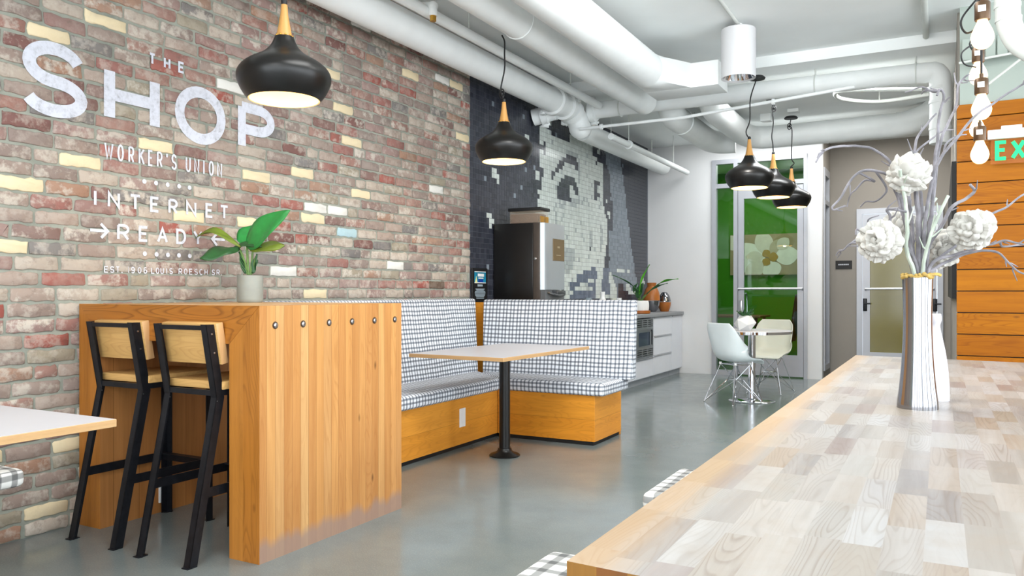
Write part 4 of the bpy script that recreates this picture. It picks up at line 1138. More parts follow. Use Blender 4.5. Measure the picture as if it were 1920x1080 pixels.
def leaf(base, tip, w, mt, parent, droop=.0, fold=.25, up=(0, 0, 1), name='leaf', stem=None, bulge=.8):
    """blade from base to tip; fold lifts its halves; the midrib droops"""
    B, T = Vector(base), Vector(tip)
    d = (T - B); L = d.length; d.normalize()
    u = Vector(up); side = d.cross(u)
    if side.length < 1e-3: side = d.orthogonal()
    side.normalize(); nrm = side.cross(d).normalized()
    P = []
    n, k = 14, 6
    for i in range(n + 1):
        t = i / n
        c = B + d * L * t + nrm * (droop * L * math.sin(PI * t))
        ww = w * (math.sin(PI * min(1, t ** bulge * .97 + .03)) ** .75) if 0 < t < 1 else 0.0015
        row = []
        for j in range(-k // 2, k // 2 + 1):
            s = j / (k / 2)
            row.append(c + side * ww * s + nrm * (fold * ww * abs(s) ** 1.4 + .006 * math.sin(9 * t + 3 * s)))
        P.append(row)
    o = MB().grid(P).build(name, mt, parent, sharp=80, solid=.0012)
    return o
c0 = Vector((-3.30, 9.47, WT + .14))
for (bx, by, bz_, tx, ty, D1, D2, w, mt) in [(1198, 553, 0, 1218, 496, 9.85, 9.8, .03, M['leaf_lime']), (1212, 552, 0, 1252, 531, 9.85, 9.75, .05, M['leaf_dark']), (1230, 536, 0, 1272, 523, 9.8, 9.7, .05, M['leaf_lime']), (1200, 548, 0, 1149, 516, 9.85, 9.9, .02, M['leaf_dark']), (1196, 560, 0, 1206, 530, 9.85, 9.95, .05, M['leaf_dark']), (1188, 548, 0, 1196, 530, 9.9, 9.95, .03, M['leaf_dark'])]:
    p, q = at(bx, by, D1), at(tx, ty, D2)
    leaf(p, q, w, mt, pl, droop=.06, fold=.3)
    MB().tube(smooth_path([c0 + Vector((random.uniform(-.02, .02), random.uniform(-.02, .02), -.01)), (c0 + p) / 2 + Vector((0, 0, .02)), p], 4), .006, n=6).build('stem', M['stem'], pl)
jc = (-3.40, 8.46, WT)
solo(MB().lathe(smooth_prof([(.045, 0), (.05, .02), (.05, .13), (.035, .19), (.026, .22), (.028, .27), (.02, .272)]), jc, n=28), 'jug', M['white_plastic'], 'white bottle shaped jug just above the plaid backrest', 'jug')
for k, (px, yy, h) in enumerate(((1150, 8.85, .2), (1160, 9.0, .19))):
    p = (px - 960) / FPX; dx, dy = CY * p - SY, SY * p + CY
    xx = dx / dy * yy
    m = MB()
    for q in range(3):
        m.lathe([(.026, q * .05), (.034, q * .05 + .1), (.036, q * .05 + .1), (.03, q * .05 + .02)], (xx, yy, WT), n=20)
    solo(m, 'cup_stack', M['white_plastic'] if k else M['shell_cream'], ('stack of cream paper cups peeking over the plaid backrest', 'stack of white paper cups right of the cream cups')[k], 'cups', 'paper cups on the worktop')
solo(MB().lathe(smooth_prof([(.05, 0), (.06, .05), (.06, .15), (.04, .19), (.04, .21)]), (-3.42, 8.1, WT), n=24), 'glass_jar', mat('grey_glass', (150, 164, 170), .1, alpha=.5, vary=0), 'grey glass jar left of the white jug', 'jar')

# ================================================================== BANANA PLANT ON THE BAR
px_, py_ = -3.385, 3.188
bp = thing('potted_plant', 'small banana plant in a round grey pot on the bar table', 'plant', (px_, py_, bz))
MB().lathe([(.064, 0), (.068, .004), (.070, .02), (.070, .149), (.063, .151), (.062, .12)], (px_, py_, bz), n=40).build('pot', M['concrete_pot'], bp, sharp=50)
MB().lathe([(.062, .125), (0, .13)], (px_, py_, bz), n=24, cap=False).build('soil', mat('soil', (48, 38, 30), .95), bp)
def A(px, py, dd=0): return at(px, py, 4.415 + dd)
leaf(A(462, 462), A(543, 394, -.15), .072, M['leaf'], bp, droop=.05, fold=.12, up=(.3, -.9, .3), bulge=.72)
leaf(A(452, 458, .02), A(482, 420, .1), .06, M['leaf'], bp, droop=.0, fold=.2, up=(.3, -.9, .3))
leaf(A(450, 466), A(375, 485, -.12), .062, M['leaf_dark'], bp, droop=.12, fold=-.25, up=(.1, -.75, .65), bulge=1.25)
leaf(A(452, 464), A(362, 450, .1), .03, M['leaf_olive'], bp, droop=.22, fold=.35, up=(.1, -.5, .85), bulge=1.1)
leaf(A(466, 466), A(533, 460, -.1), .05, M['leaf_olive'], bp, droop=.06, fold=-.3, up=(.1, -.6, .75), bulge=1.2)
leaf(A(440, 463, .06), A(490, 462, -.06), .03, M['leaf_dark'], bp, droop=.1, fold=-.2, up=(.1, -.6, .75))
for (a, e, r) in (((466, 515), (463, 462), .007), ((468, 515), (450, 468), .006), ((470, 515), (474, 470), .006), ((464, 515), (455, 478), .005), ((471, 515), (480, 480), .005)):
    MB().tube(smooth_path([A(*a), (A(*a) + A(*e)) / 2, A(*e)], 4), [r] * 8 + [r * .7], n=8).build('stem', M['stem'], bp)
for (a, e, w) in (((462, 512), (448, 472), .012), ((472, 512), (482, 476), .014), ((474, 513), (483, 487), .012), ((460, 514), (452, 485), .011)):
    leaf(A(*a), A(*e), w, M['leaf_dark'], bp, fold=.4, up=(.3, -.9, .2), name='young_leaf')
# ================================================================== BISTRO SET
bt = thing('bistro_table', 'small round chrome edged cafe table in front of the glass door', 'table', (-1.73, 8.45, 0))
o = MB().lathe([(.385, 0), (.4, .003), (.4, .03), (.392, .034), (0, .034)], (-1.73, 8.45, .703), n=64).build('tabletop', [M['laminate'], M['chrome']], bt, sharp=30)
by_normal(o, lambda n, c: 0 if n.z > .8 else 1)
MB().lathe([(.038, .012), (.038, .703)], (-1.73, 8.45, 0), n=28).build('column', M['chrome'], bt)
MB().lathe([(.232, 0), (.235, .006), (.225, .012), (.05, .02), (.04, .03)], (-1.73, 8.45, 0), n=48).build('base', M['chrome'], bt)
def shell_chair(label, mt):
    """moulded shell on a wire base; faces +y"""
    t = thing('shell_chair', label, 'chair', (0, 0, 0), 'moulded shell chairs at the cafe table')
    prof = [(-.235, .82, .155, .01), (-.232, .765, .195, .035), (-.222, .69, .21, .07), (-.21, .62, .217, .11), (-.195, .55, .222, .15), (-.165, .48, .228, .16), (-.1, .432, .232, .12), (-.02, .42, .228, .065), (.06, .42, .22, .045), (.14, .425, .212, .028), (.195, .42, .2, .01), (.225, .40, .17, 0)]
    pr = smooth_path([Vector((a, b_, 0)) for a, b_, _, _ in prof], 3)
    wd = smooth_path([Vector((c_, d_, 0)) for _, _, c_, d_ in prof], 3)
    P = []
    for i, (p, w) in enumerate(zip(pr, wd)):
        q = pr[min(i + 1, len(pr) - 1)] - pr[max(i - 1, 0)]
        q.normalize()
        nrm = Vector((0, -q.y, q.x)) if False else Vector((0, -q.y, q.x))
        row = []
        for j in range(-7, 8):
            s = j / 7
            lift_ = w.y * abs(s) ** 2.6
            row.append((w.x * math.sin(s * PI / 2 * .93) / math.sin(PI / 2 * .93), p.x + nrm.y * lift_, p.y + nrm.z * lift_))
        P.append(row)
    MB().grid(P).build('seat_shell', mt, t, sharp=80, solid=.007)
    r = .0055
    top = [(-.11, -.10, .395), (.11, -.10, .395), (.11, .10, .39), (-.11, .10, .39)]
    feet = [(-.21, -.23, .006), (.21, -.23, .006), (.19, .19, .006), (-.19, .19, .006)]
    mid = [(-.06, -.05, .235), (.06, -.05, .235), (.06, .05, .235), (-.06, .05, .235)]
    for k in range(4):
        m = MB()
        m.tube([top[k], feet[k]], r, n=8)
        m.tube([feet[k], mid[k]], r * .8, n=6)
        m.tube([mid[k], top[(k + 1) % 4]], r * .8, n=6)
        m.tube([feet[k], mid[(k + 1) % 4]], r * .7, n=6)
        m.ball((feet[k][0], feet[k][1], .006), .009, n=8)
        m.build('leg', M['chrome'], t)
    m = MB()
    m.tube(top, r, n=8, closed=True); m.tube(mid, r, n=8, closed=True)
    m.build('wire_ring', M['chrome'], t)
    for k in range(4):
        MB().lathe([(.014, 0), (.014, .022)], (top[k][0], top[k][1], .392), n=12).build('shock_mount', M['white_plastic'], t)
    return t
s1_ = shell_chair('pale shell chair in front of the cafe table seen from its back', M['shell'])
s2_ = copy_tree(s1_); s2_['label'] = 'cream shell chair behind the cafe table facing the camera'
for ch in s2_.children:
    if ch.name.startswith('seat_shell'):
        ch.data = ch.data.copy(); ch.data.materials[0] = M['shell_cream']
s1_.location = (-1.86, 8.27, 0); s1_.rotation_euler.z = math.radians(-34)
s2_.location = (-1.70, 9.25, 0); s2_.rotation_euler.z = math.radians(172)
sp_ = thing('potted_succulent', 'white faceted pot with a small succulent on the cafe table', 'plant', (-1.78, 8.36, .737))
b = bmesh.new(); bmesh.ops.create_icosphere(b, subdivisions=1, radius=.115)
bmesh.ops.rotate(b, verts=b.verts, cent=(0, 0, 0), matrix=Matrix.Rotation(.5, 3, 'X') @ Matrix.Rotation(.4, 3, 'Y'))
for v in b.verts: v.co.z = min(max(v.co.z, -.075), .08)
bmesh.ops.translate(b, verts=b.verts, vec=(-1.78, 8.36, .737 + .0755))
m = MB(); m._merge(b); m.build('pot', M['white_plastic'], sp_, smooth=False)
for k in range(9):
    a = k * 2.4
    c = Vector((-1.78, 8.36, .875))
    leaf(c + Vector((.02 * math.cos(a), .02 * math.sin(a), 0)), c + Vector((.085 * math.cos(a), .085 * math.sin(a), .045 + .02 * (k % 3))), .016, M['leaf_dark'], sp_, fold=.5)

# ================================================================== VASE, BRANCHES, BLOSSOMS
vx, vy, vz = -.065, 2.85, .76
vs = thing('vase', 'tall polished silver vase holding branches on the long table', 'vase', (vx, vy, vz))
prof = smooth_prof([(.0605, 0), (.0595, .02), (.053, .075), (.0465, .15), (.0425, .235), (.042, .32), (.0445, .418)], 6)
MB().lathe(prof + [(.0425, .419), (.040, .32), (.040, .2), (0, .19)], (vx, vy, vz), n=56, cap=False).build('body', M['silver'], vs, sharp=60)
MB().lathe([(.06, 0), (.0, .004)], (vx, vy, vz), n=40).build('foot', M['silver'], vs)
vw = (-.018, 3.10, vz)
solo(MB().lathe(smooth_prof([(.046, 0), (.045, .05), (.041, .11), (.033, .17), (.023, .22), (.017, .255), (.0215, .275), (.02, .295), (.013, .297)], 5), vw, n=36), 'vase', M['white_ceramic'], 'white bottle shaped vase standing behind the silver vase', 'vase', sharp=60)
D0 = 2.56
def rough_path(px_pts, d0, d1, k=5, amp=.0025):
    n = len(px_pts)
    P = [at(x, y, d0 + (d1 - d0) * i / (n - 1)) for i, (x, y) in enumerate(px_pts)]
    P = smooth_path(P, k)
    return [p + Vector((noise.noise(p * 30), noise.noise(p * 30 + Vector((7, 0, 0))), noise.noise(p * 30 + Vector((0, 9, 0))))) * amp for p in P]
def branch(px_pts, label, r0=.0055, r1=.0022, d1=0.0, mt='branch', twigs=(), start=None):
    m = MB()
    P = rough_path(px_pts, D0 if start is None else start, D0 + d1)
    n = len(P)
    m.tube(P, [1.3 * (r0 + (r1 - r0) * (i / (n - 1)) ** .8) for i in range(n)], n=8)
    rnd = random.Random(label)
    for q in range(rnd.randint(2, 4)):      # short side shoots
        i = rnd.randint(int(n * .45), n - 4)
        d = (P[i + 2] - P[i]).normalized()
        sd = Vector((rnd.uniform(-1, 1), rnd.uniform(-1, 1), rnd.uniform(-1, 1))).cross(d).normalized()
        L = rnd.uniform(.012, .04)
        m.tube([P[i], P[i] + (d * .6 + sd * .8) * L * .5, P[i] + (d * 1.3 + sd) * L], [.003, .0026, .0012], n=6)
    for tw, t0, dt in twigs:
        base = P[int(t0 * (n - 1))]
        Q = [at(x, y, D0 + d1 * t0 + dt * (i + 1) / len(tw)) for i, (x, y) in enumerate(tw)]
        Q = smooth_path([base] + Q, 5)
        m.tube(Q, [.0042 + (.002 - .0042) * i / (len(Q) - 1) for i in range(len(Q))], n=6)
    m.build('branch', M[mt], label=label, cat='branch', group='frosted branches in the silver vase')
inside = lambda dx: [(1726 + dx * .3, 612), (1726 + dx, 522)]
branch(inside(-8) + [(1706, 450), (1692, 385), (1680, 335), (1664, 298), (1628, 277), (1590, 274), (1556, 278), (1540, 286), (1530, 304)], 'frosted branch reaching furthest left at the height of the top blossom', .005, .0022, -.12, twigs=[([(1536, 288), (1532, 296)], .93, .0)])
branch(inside(-12) + [(1702, 440), (1688, 385), (1674, 345), (1664, 327), (1626, 319), (1602, 330), (1586, 353), (1573, 374), (1560, 388), (1565, 393), (1586, 386)], 'frosted branch bending left and hooking back low beside the door frame', .0052, .0022, .05, twigs=[([(1640, 340), (1622, 338), (1604, 356), (1594, 366), (1588, 388)], .55, .08), ([(1662, 352), (1655, 368), (1640, 378), (1624, 378), (1613, 388)], .48, .1)])
branch(inside(-4) + [(1712, 480), (1690, 455), (1672, 432), (1668, 405), (1665, 393), (1700, 398)], 'frosted branch with an angular elbow in front of the left blossoms', .0055, .0026, -.1)
branch(inside(-14) + [(1700, 470), (1690, 450), (1640, 462), (1600, 455), (1582, 468), (1572, 472), (1568, 479)], 'thin frosted twig ending low on the left below the paired blossoms', .0035, .0018, .12, twigs=[([(1630, 430), (1628, 412), (1648, 404)], .55, .0), ([(1615, 440), (1606, 430), (1604, 440)], .7, .0)])
branch(inside(0) + [(1728, 440), (1728, 380), (1716, 300), (1718, 262), (1738, 232), (1756, 213)], 'upright frosted branch forking above the top blossom', .0058, .0024, .08, twigs=[([(1722, 280), (1745, 262), (1768, 246), (1788, 243)], .62, .03)])
branch(inside(6) + [(1742, 440), (1748, 380), (1753, 300), (1757, 268), (1762, 215), (1770, 182), (1764, 168), (1757, 180)], 'tall pale branch with a small hook at its tip near the elbow pipe', .0062, .0024, .0, twigs=[([(1752, 172), (1744, 170), (1728, 163), (1708, 170), (1697, 173)], .93, .05), ([(1735, 170), (1728, 176)], .95, .05)])
branch(inside(8) + [(1738, 450), (1750, 370), (1757, 300), (1768, 252), (1782, 222), (1793, 195), (1797, 160), (1808, 146), (1817, 140)], 'tallest frosted branch reaching the cross pipe elbow', .0058, .0022, .1)
branch(inside(4) + [(1734, 420), (1750, 330), (1766, 292), (1792, 262), (1828, 218), (1868, 190), (1905, 165), (1935, 150)], 'frosted branch sweeping up right past the hanging bulbs', .0055, .002, -.14, twigs=[([(1775, 268), (1795, 255), (1812, 252)], .48, .05)])
branch(inside(10) + [(1742, 460), (1764, 428), (1776, 402), (1788, 385), (1812, 372), (1827, 358), (1818, 346)], 'frosted branch curling like a crook in front of the orange boards', .0055, .0034, -.06)
branch(inside(12) + [(1752, 490), (1790, 478), (1822, 468), (1858, 458), (1884, 451), (1905, 455), (1930, 461)], 'frosted branch running level right below the right blossom', .0048, .0022, -.1, twigs=[([(1880, 462), (1905, 460), (1930, 458)], .7, .03)])
branch(inside(13) + [(1750, 505), (1790, 484), (1832, 471), (1872, 474), (1896, 498), (1912, 510), (1930, 516)], 'frosted branch arching down at the right edge of the photo', .0048, .002, -.05)
branch(inside(11) + [(1748, 495), (1790, 462), (1830, 425), (1856, 403), (1884, 390), (1908, 372), (1932, 356)], 'frosted branch rising behind the right blossom to the photo edge', .0048, .0022, .1)
branch(inside(2) + [(1735, 480), (1742, 452), (1757, 412), (1778, 366)], 'short pale green stalk with a cut tip leaning right', .0048, .0036, -.12, 'branch_pale', twigs=[([(1752, 408), (1754, 403)], .7, .0)])
branch(inside(-10) + [(1700, 470), (1701, 430), (1699, 390), (1692, 345), (1687, 318)], 'pale green stalk crossing the top blossom', .0058, .0036, -.14, 'branch_pale')
branch(inside(-2) + [(1722, 440), (1722, 400), (1718, 360), (1726, 345)], 'thick grey stalk upright in the middle of the vase', .0075, .005, -.04)
branch(inside(7) + [(1736, 470), (1733, 420), (1745, 385), (1755, 372)], 'stout pale stalk right of the middle of the vase', .0075, .004, .03, 'branch_pale')
branch(inside(-6) + [(1712, 470), (1710, 420), (1704, 370), (1712, 340)], 'grey stalk left of the middle holding the top blossom', .005, .004, .1)
def blossom(px, py, D, r, label, seed, face):
    rnd = random.Random(seed)
    c = at(px, py, D)
    F = Vector(face).normalized()
    m = MB()
    b = bmesh.new(); bmesh.ops.create_icosphere(b, subdivisions=5, radius=1.0)
    off = Vector((seed * 3.7, seed * 1.9, seed * 5.3))
    for v in b.verts:
        d = v.co.normalized()
        p = d * 1.95 + off + Vector((noise.noise(d * 3 + off), noise.noise(d * 3 - off), noise.noise(d * 3 + off * 2))) * .22
        ds, ps = noise.voronoi(p)
        rel = p - ps[0]
        tan = F - d * F.dot(d)
        tl = tan.normalized() if tan.length > .05 else Vector((1, 0, 0))
        h = .11 * min(1.0, (ds[1] - ds[0]) * 2.2) ** .6 + .3 * rel.dot(tl) + .03 * noise.noise(d * 5 + off)
        v.co = c + d * r * (.86 + h)
    m._merge(b)
    m.build('blossom', M['foam'], label=label, cat='flower', group='white blossoms in the silver vase', sharp=80)
blossom(1704, 326, 2.47, .064, 'topmost white foam blossom', 1, (.2, -.3, .9))
blossom(1650, 452, 2.45, .065, 'leftmost white foam blossom, large and round', 2, (-.2, -.95, .1))
blossom(1690, 428, 2.70, .062, 'white foam blossom tucked behind the leftmost one', 3, (-.2, -.8, .5))
blossom(1766, 466, 2.66, .064, 'white foam blossom low right behind the stalks', 4, (.5, -.6, -.3))
blossom(1822, 431, 2.45, .063, 'rightmost white foam blossom against the orange boards', 5, (-.35, -.9, .2))
m = MB()
for k in range(22):
    a = k * 2 * PI / 22
    p = Vector((vx + .042 * math.cos(a), vy + .042 * math.sin(a), vz + .421 + .004 * math.sin(3 * a)))
    m.ball(p + Vector((random.uniform(-.004, .004), random.uniform(-.004, .004), random.uniform(0, .006))), random.uniform(.005, .008), n=8)
m.tube([(vx + .043 * math.cos(k * .2), vy + .043 * math.sin(k * .2), vz + .422 + .003 * math.sin(k)) for k in range(32)], .004, n=6)
m.tube(smooth_path([(vx + .03, vy - .03, vz + .425), (vx + .055, vy - .012, vz + .428), (vx + .066, vy - .006, vz + .423)], 4), .005, n=6)
m.build('garland', mat('dried_gold', (176, 146, 78), .7, vary=.3, scale=40), label='dried golden garland round the mouth of the silver vase', cat='garland')

# ================================================================== CEILING PIPES AND DUCTS
def pipe(name, pts, r, label, cat='pipe', mt='pipe', n=28, rings=(), ring_r=1.06, ring_w=.012, kind=None, hang=()):
    t = thing(name, label, cat, pts[0])
    MB().tube(pts, r, n=n).build('tube', M[mt], t, sharp=40)
    for c, d in rings:
        c, d = Vector(c), Vector(d).normalized()
        MB().tube([c - d * ring_w, c + d * ring_w], r * ring_r, n=n).build('clamp', M[mt], t, sharp=40)
    for h in hang:
        MB().tube([(h[0], h[1], h[2] + r * .9), (h[0], h[1], 3.2 if h[1] > 7.5 else ZC)], .006, n=8).build('hanger_rod', M['conduit'], t)
    return t
def coupling(t, c, d, r, name='coupling'):
    """bolted clamp ring with two lugs"""
    c, d = Vector(c), Vector(d).normalized()
    m = MB()
    m.tube([c - d * .035, c - d * .03, c + d * .03, c + d * .035], [r * 1.08, r * 1.2, r * 1.2, r * 1.08], n=28)
    u = d.orthogonal().normalized(); v = d.cross(u)
    for s in (1, -1):
        q = c + (Vector((0, 0, 1)) * .8 + v * .6).normalized() * s * r * 1.28
        m.box(-.03, .03, -.03, .03, -.025, .025, bev=.006, M=Matrix.Translation(q))
        m.tube([q - d * .05, q + d * .05], .012, n=8)
    m.build(name, M['pipe'], t)
p1 = pipe('drain_pipe', [(-3.40, -2.75, 3.044), (-3.40, 7.30, 3.044)], .119, 'thick white pipe along the top of the brick wall', hang=[(-3.4, 1.0, 3.044), (-3.4, 4.0, 3.044), (-3.4, 6.4, 3.044)])
coupling(p1, (-3.40, 7.16, 3.044), (0, 1, 0), .119)
coupling(p1, (-3.40, 7.42, 3.044), (0, 1, 0), .119)
tee = thing('pipe_elbow', 'white bolted pipe elbow where the wall pipe meets the cross pipe', 'pipe', (-3.4, 7.6, 3.04))
MB().tube(smooth_path([(-3.40, 7.31, 3.044), (-3.39, 7.5, 3.03), (-3.37, 7.64, 2.97), (-3.35, 7.70, 2.87)], 5), .113, n=28).ball((-3.35, 7.70, 2.87), .117, n=16).build('bend', M['pipe'], tee)
coupling(tee, (-3.385, 7.55, 3.015), (.1, .9, -.4), .113)
MB().tube([(-3.69, 7.28, 2.93), (-3.48, 7.33, 2.98)], .085, n=24).build('stub', M['pipe'], tee)
coupling(tee, (-3.58, 7.305, 2.955), (1, .2, .2), .085)
coupling(tee, (-3.24, 7.79, 3.05), (1, 0, 0), .095)
pipe('drain_pipe', [(-3.43, 7.95, 2.89), (-3.43, 10.80, 2.89)], .106, 'white capped pipe running on along the mural towards the end wall', hang=[(-3.43, 8.8, 2.89), (-3.43, 10.3, 2.89)])
cp = pipe('cross_pipe', smooth_path([(-3.27, 7.8, 3.055), (-2.5, 7.8, 3.062), (-1.0, 7.8, 3.055), (-.16, 7.8, 3.05), (-.03, 7.8, 3.03), (.0, 7.8, 2.92), (.0, 7.8, 2.6), (.0, 7.8, 2.42)], 6), .087, 'white pipe crossing the room below the ceiling and turning down at the right', rings=[((-.02, 7.8, 2.9), (0, 0, 1)), ((-.0, 7.8, 2.78), (0, 0, 1)), ((.0, 7.8, 2.55), (0, 0, 1))])
for x in (-2.93, -1.02, -.19):
    m = MB().tube([(x, 7.8, 3.14), (x, 7.8, 3.2)], .008, n=8)
    m.tube([(x, 7.8 + .091 * math.cos(a * PI / 12), 3.056 + .091 * math.sin(a * PI / 12)) for a in range(25)], .006, n=6, closed=False)
    m.build('hanger', M['conduit'], cp)
pipe('sprinkler_pipe', [(-3.1, -2.75, 3.05), (-3.1, 7.62, 3.06)], .038, 'slim white pipe between the wall pipe and the first duct', hang=[(-3.1, 2.0, 3.05), (-3.1, 5.05, 3.05), (-3.1, 6.9, 3.05)])
sv = thing('drain_valve', 'small elbow fitting with a brass nipple on the slim pipe', 'valve', at(812, 20, 5.4))
q = at(793, 12, 5.46); q2 = at(812, 12, 5.4); q3 = at(812, 30, 5.4)
MB().tube([q, q2], .03, n=12).ball(q2, .036, n=8).tube([q2, q3], .03, n=12).build('elbow', M['pipe'], sv)
MB().tube([q3, at(812, 40, 5.4)], .022, n=10).build('nipple', M['brass'], sv)
pipe('sprinkler_pipe', [(-3.1, 7.95, 2.80), (-3.1, 10.85, 2.80)], .034, 'slim white pipe running on beyond the cross pipe', rings=[((-3.1, 8.5, 2.8), (0, 1, 0))], ring_r=1.5, hang=[(-3.1, 8.5, 2.8), (-3.1, 10.2, 2.8)])
pipe('duct', [(-2.6, -2.75, 3.025), (-2.6, 7.60, 3.03)], .12, 'round white duct, second large one from the brick wall', cat='duct', rings=[((-2.6, 4.9, 3.025), (0, 1, 0))], ring_r=1.03, ring_w=.008)
dk = thing('duct', 'largest white duct ending in a boxed outlet beside the can light', 'duct', (-2.2, 3.0, 3.02))
MB().tube([(-2.2, -2.75, 3.02), (-2.2, 6.45, 3.02)], .149, n=36).build('tube', M['pipe'], dk)
P = []
for k in range(6):
    t = k / 5
    row = []
    for a in range(24):
        an = 2 * PI * a / 24
        c_, s_ = math.cos(an), math.sin(an)
        rx = .149 * c_; rz = .149 * s_
        sq = max(abs(c_), abs(s_))
        bx_, bz_2 = .2 * c_ / sq, .105 * s_ / sq
        row.append((-2.2 + .1 * t + rx + (bx_ - rx) * t, 6.45 + .3 * t, 3.02 - .012 * t + rz + (bz_2 - rz) * t))
    P.append(row)
MB().grid(P, closed_u=True).build('transition', M['pipe'], dk, sharp=30)
MB().box(-2.3, -1.66, 6.75, 7.08, 2.90, 3.112, bev=.006).build('outlet_box', M['pipe'], dk)
pipe('cable_conduit', [(-2.4, -2.75, 3.23), (-2.4, 7.45, 3.23)], .022, 'dark thin conduit in the gap between the two big ducts', cat='conduit', mt='black_steel', n=10)
pipe('cable_conduit', [(-2.33, 4.5, 3.2), (-2.36, 7.45, 3.2)], .014, 'thin pale conduit in the gap between the two big ducts', cat='conduit', mt='conduit', n=10)
pipe('duct', smooth_path([(-2.50, 8.03, 3.3), (-2.50, 8.06, 3.17), (-2.50, 8.2, 3.03), (-2.50, 8.45, 3.0), (-2.49, 9.0, 2.99), (-2.47, 9.55, 2.975), (-2.38, 9.75, 2.97), (-2.2, 9.8, 2.97)], 6), .135, 'white duct beyond the cross pipe bending into the far duct', cat='duct', rings=[((-2.49, 8.5, 2.995), (0, 1, 0))], ring_r=1.03, ring_w=.008, hang=[(-2.49, 9.0, 2.99)])
xd = pipe('duct', smooth_path([(-2.07, 8.03, 3.3), (-2.07, 8.06, 3.2), (-2.07, 8.2, 3.06), (-2.07, 8.45, 3.03), (-2.07, 9.2, 3.02), (-2.03, 9.6, 3.0), (-1.9, 9.78, 2.99), (-1.6, 9.8, 2.99), (-.7, 9.8, 2.995), (-.36, 9.79, 3.0), (-.12, 9.74, 3.07), (.0, 9.7, 3.17)], 7), .132, 'wide white duct crossing in front of the glass door wall', cat='duct', rings=[((-1.55, 9.8, 2.99), (1, 0, 0)), ((-1.15, 9.8, 2.992), (1, 0, 0)), ((-.75, 9.8, 2.995), (1, 0, 0)), ((-.42, 9.8, 3.0), (1, 0, 0))], ring_r=1.025, ring_w=.01)
for k in range(3):
    pipe('cable_conduit', [(-2.3 + k * .045, 8.05, 3.13 - .02 * k), (-2.3 + k * .045, 9.6, 3.13 - .02 * k)], .015, ('left', 'middle', 'right')[k] + 'most of the three thin conduits between the far ducts' if k != 1 else 'middle one of the three thin conduits between the far ducts', cat='conduit', mt='conduit', n=8)
pipe('branch_line', [(-3.3, 7.58, 2.83), (-2.2, 7.56, 2.83), (-.66, 7.5, 2.925)], .016, 'thin sprinkler line sloping under the cross pipe', cat='pipe', mt='pipe', n=10, rings=[((-3.06, 7.58, 2.83), (1, 0, 0)), ((-1.35, 7.53, 2.88), (1, 0, 0))], ring_r=1.8)
pipe('cable_conduit', [(-1.43, .0, 3.285), (-1.43, 6.5, 3.285)], .014, 'white ceiling conduit leading to the can light', cat='conduit', mt='conduit', n=10)
pipe('cable_conduit', [(-.107, .0, 3.275), (-.107, 7.48, 3.275)], .025, 'white ceiling conduit above the vase', cat='conduit', mt='conduit', n=12)
pipe('cable_conduit', smooth_path([(-.15, 8.2, 3.0), (-.75, 8.2, 3.06), (-.9, 8.3, 3.08), (-.87, 8.6, 3.08), (-.55, 8.9, 3.08), (-.1, 8.9, 3.1)], 5), .02, 'looped white conduit left of the elbow pipe', cat='conduit', mt='conduit', n=10, hang=[(-.75, 8.2, 3.06), (-.55, 8.9, 3.08)])
pipe('vent_pipe', smooth_path([(.33, 5.5, 3.29), (.345, 5.5, 2.85), (.365, 5.5, 2.68), (.44, 5.5, 2.56), (.6, 5.5, 2.50), (1.2, 5.5, 2.45), (3.25, 5.5, 2.4)], 6), .066, 'white elbow pipe in the upper right corner of the photo', mt='conduit', rings=[((.347, 5.5, 2.82), (0, 0, 1)), ((.352, 5.5, 2.74), (0, 0, 1))])
m = MB()
for k in range(6): m.box(.14 + k * .075, .205 + k * .075, 6.80, 6.83, 2.86, 3.02, bev=.003, seg=1)
m.build('slatted_panel', M['wall_soffit'], label='pale slatted panel high above the orange boards', cat='panel')
for k, (a, e) in enumerate((((.12, 6.78, 2.84), (1.4, 6.70, 2.92)), ((.30, 6.6, 2.62), (.75, 6.5, 2.95)))):
    pipe('cable_conduit', [a, e], .009, ('thin wire tray edge over the orange boards', 'slanting strut over the orange boards')[k], cat='conduit', mt='conduit', n=8)

# can light
cl = thing('ceiling_light', 'white cylinder can light hanging under the ceiling', 'ceiling light', (-1.437, 6.5, 2.86))
MB().lathe([(.121, .012), (.136, 0), (.136, .005), (.136, .39), (.131, .395), (0, .395)], (-1.437, 6.5, 2.86), n=56, cap=False).build('housing', M['can_white'], cl, sharp=40)
MB().lathe([(.121, .012), (.10, .06), (.06, .11), (0, .12)], (-1.437, 6.5, 2.86), n=40, cap=False).build('reflector', M['chrome'], cl)
MB().lathe([(.03, .395), (.03, .44)], (-1.437, 6.5, 2.86), n=20).build('stem', M['white_plastic'], cl)
MB().ball((-1.437, 6.5, 2.945), .022, n=10).build('bulb', M['bulb'], cl)

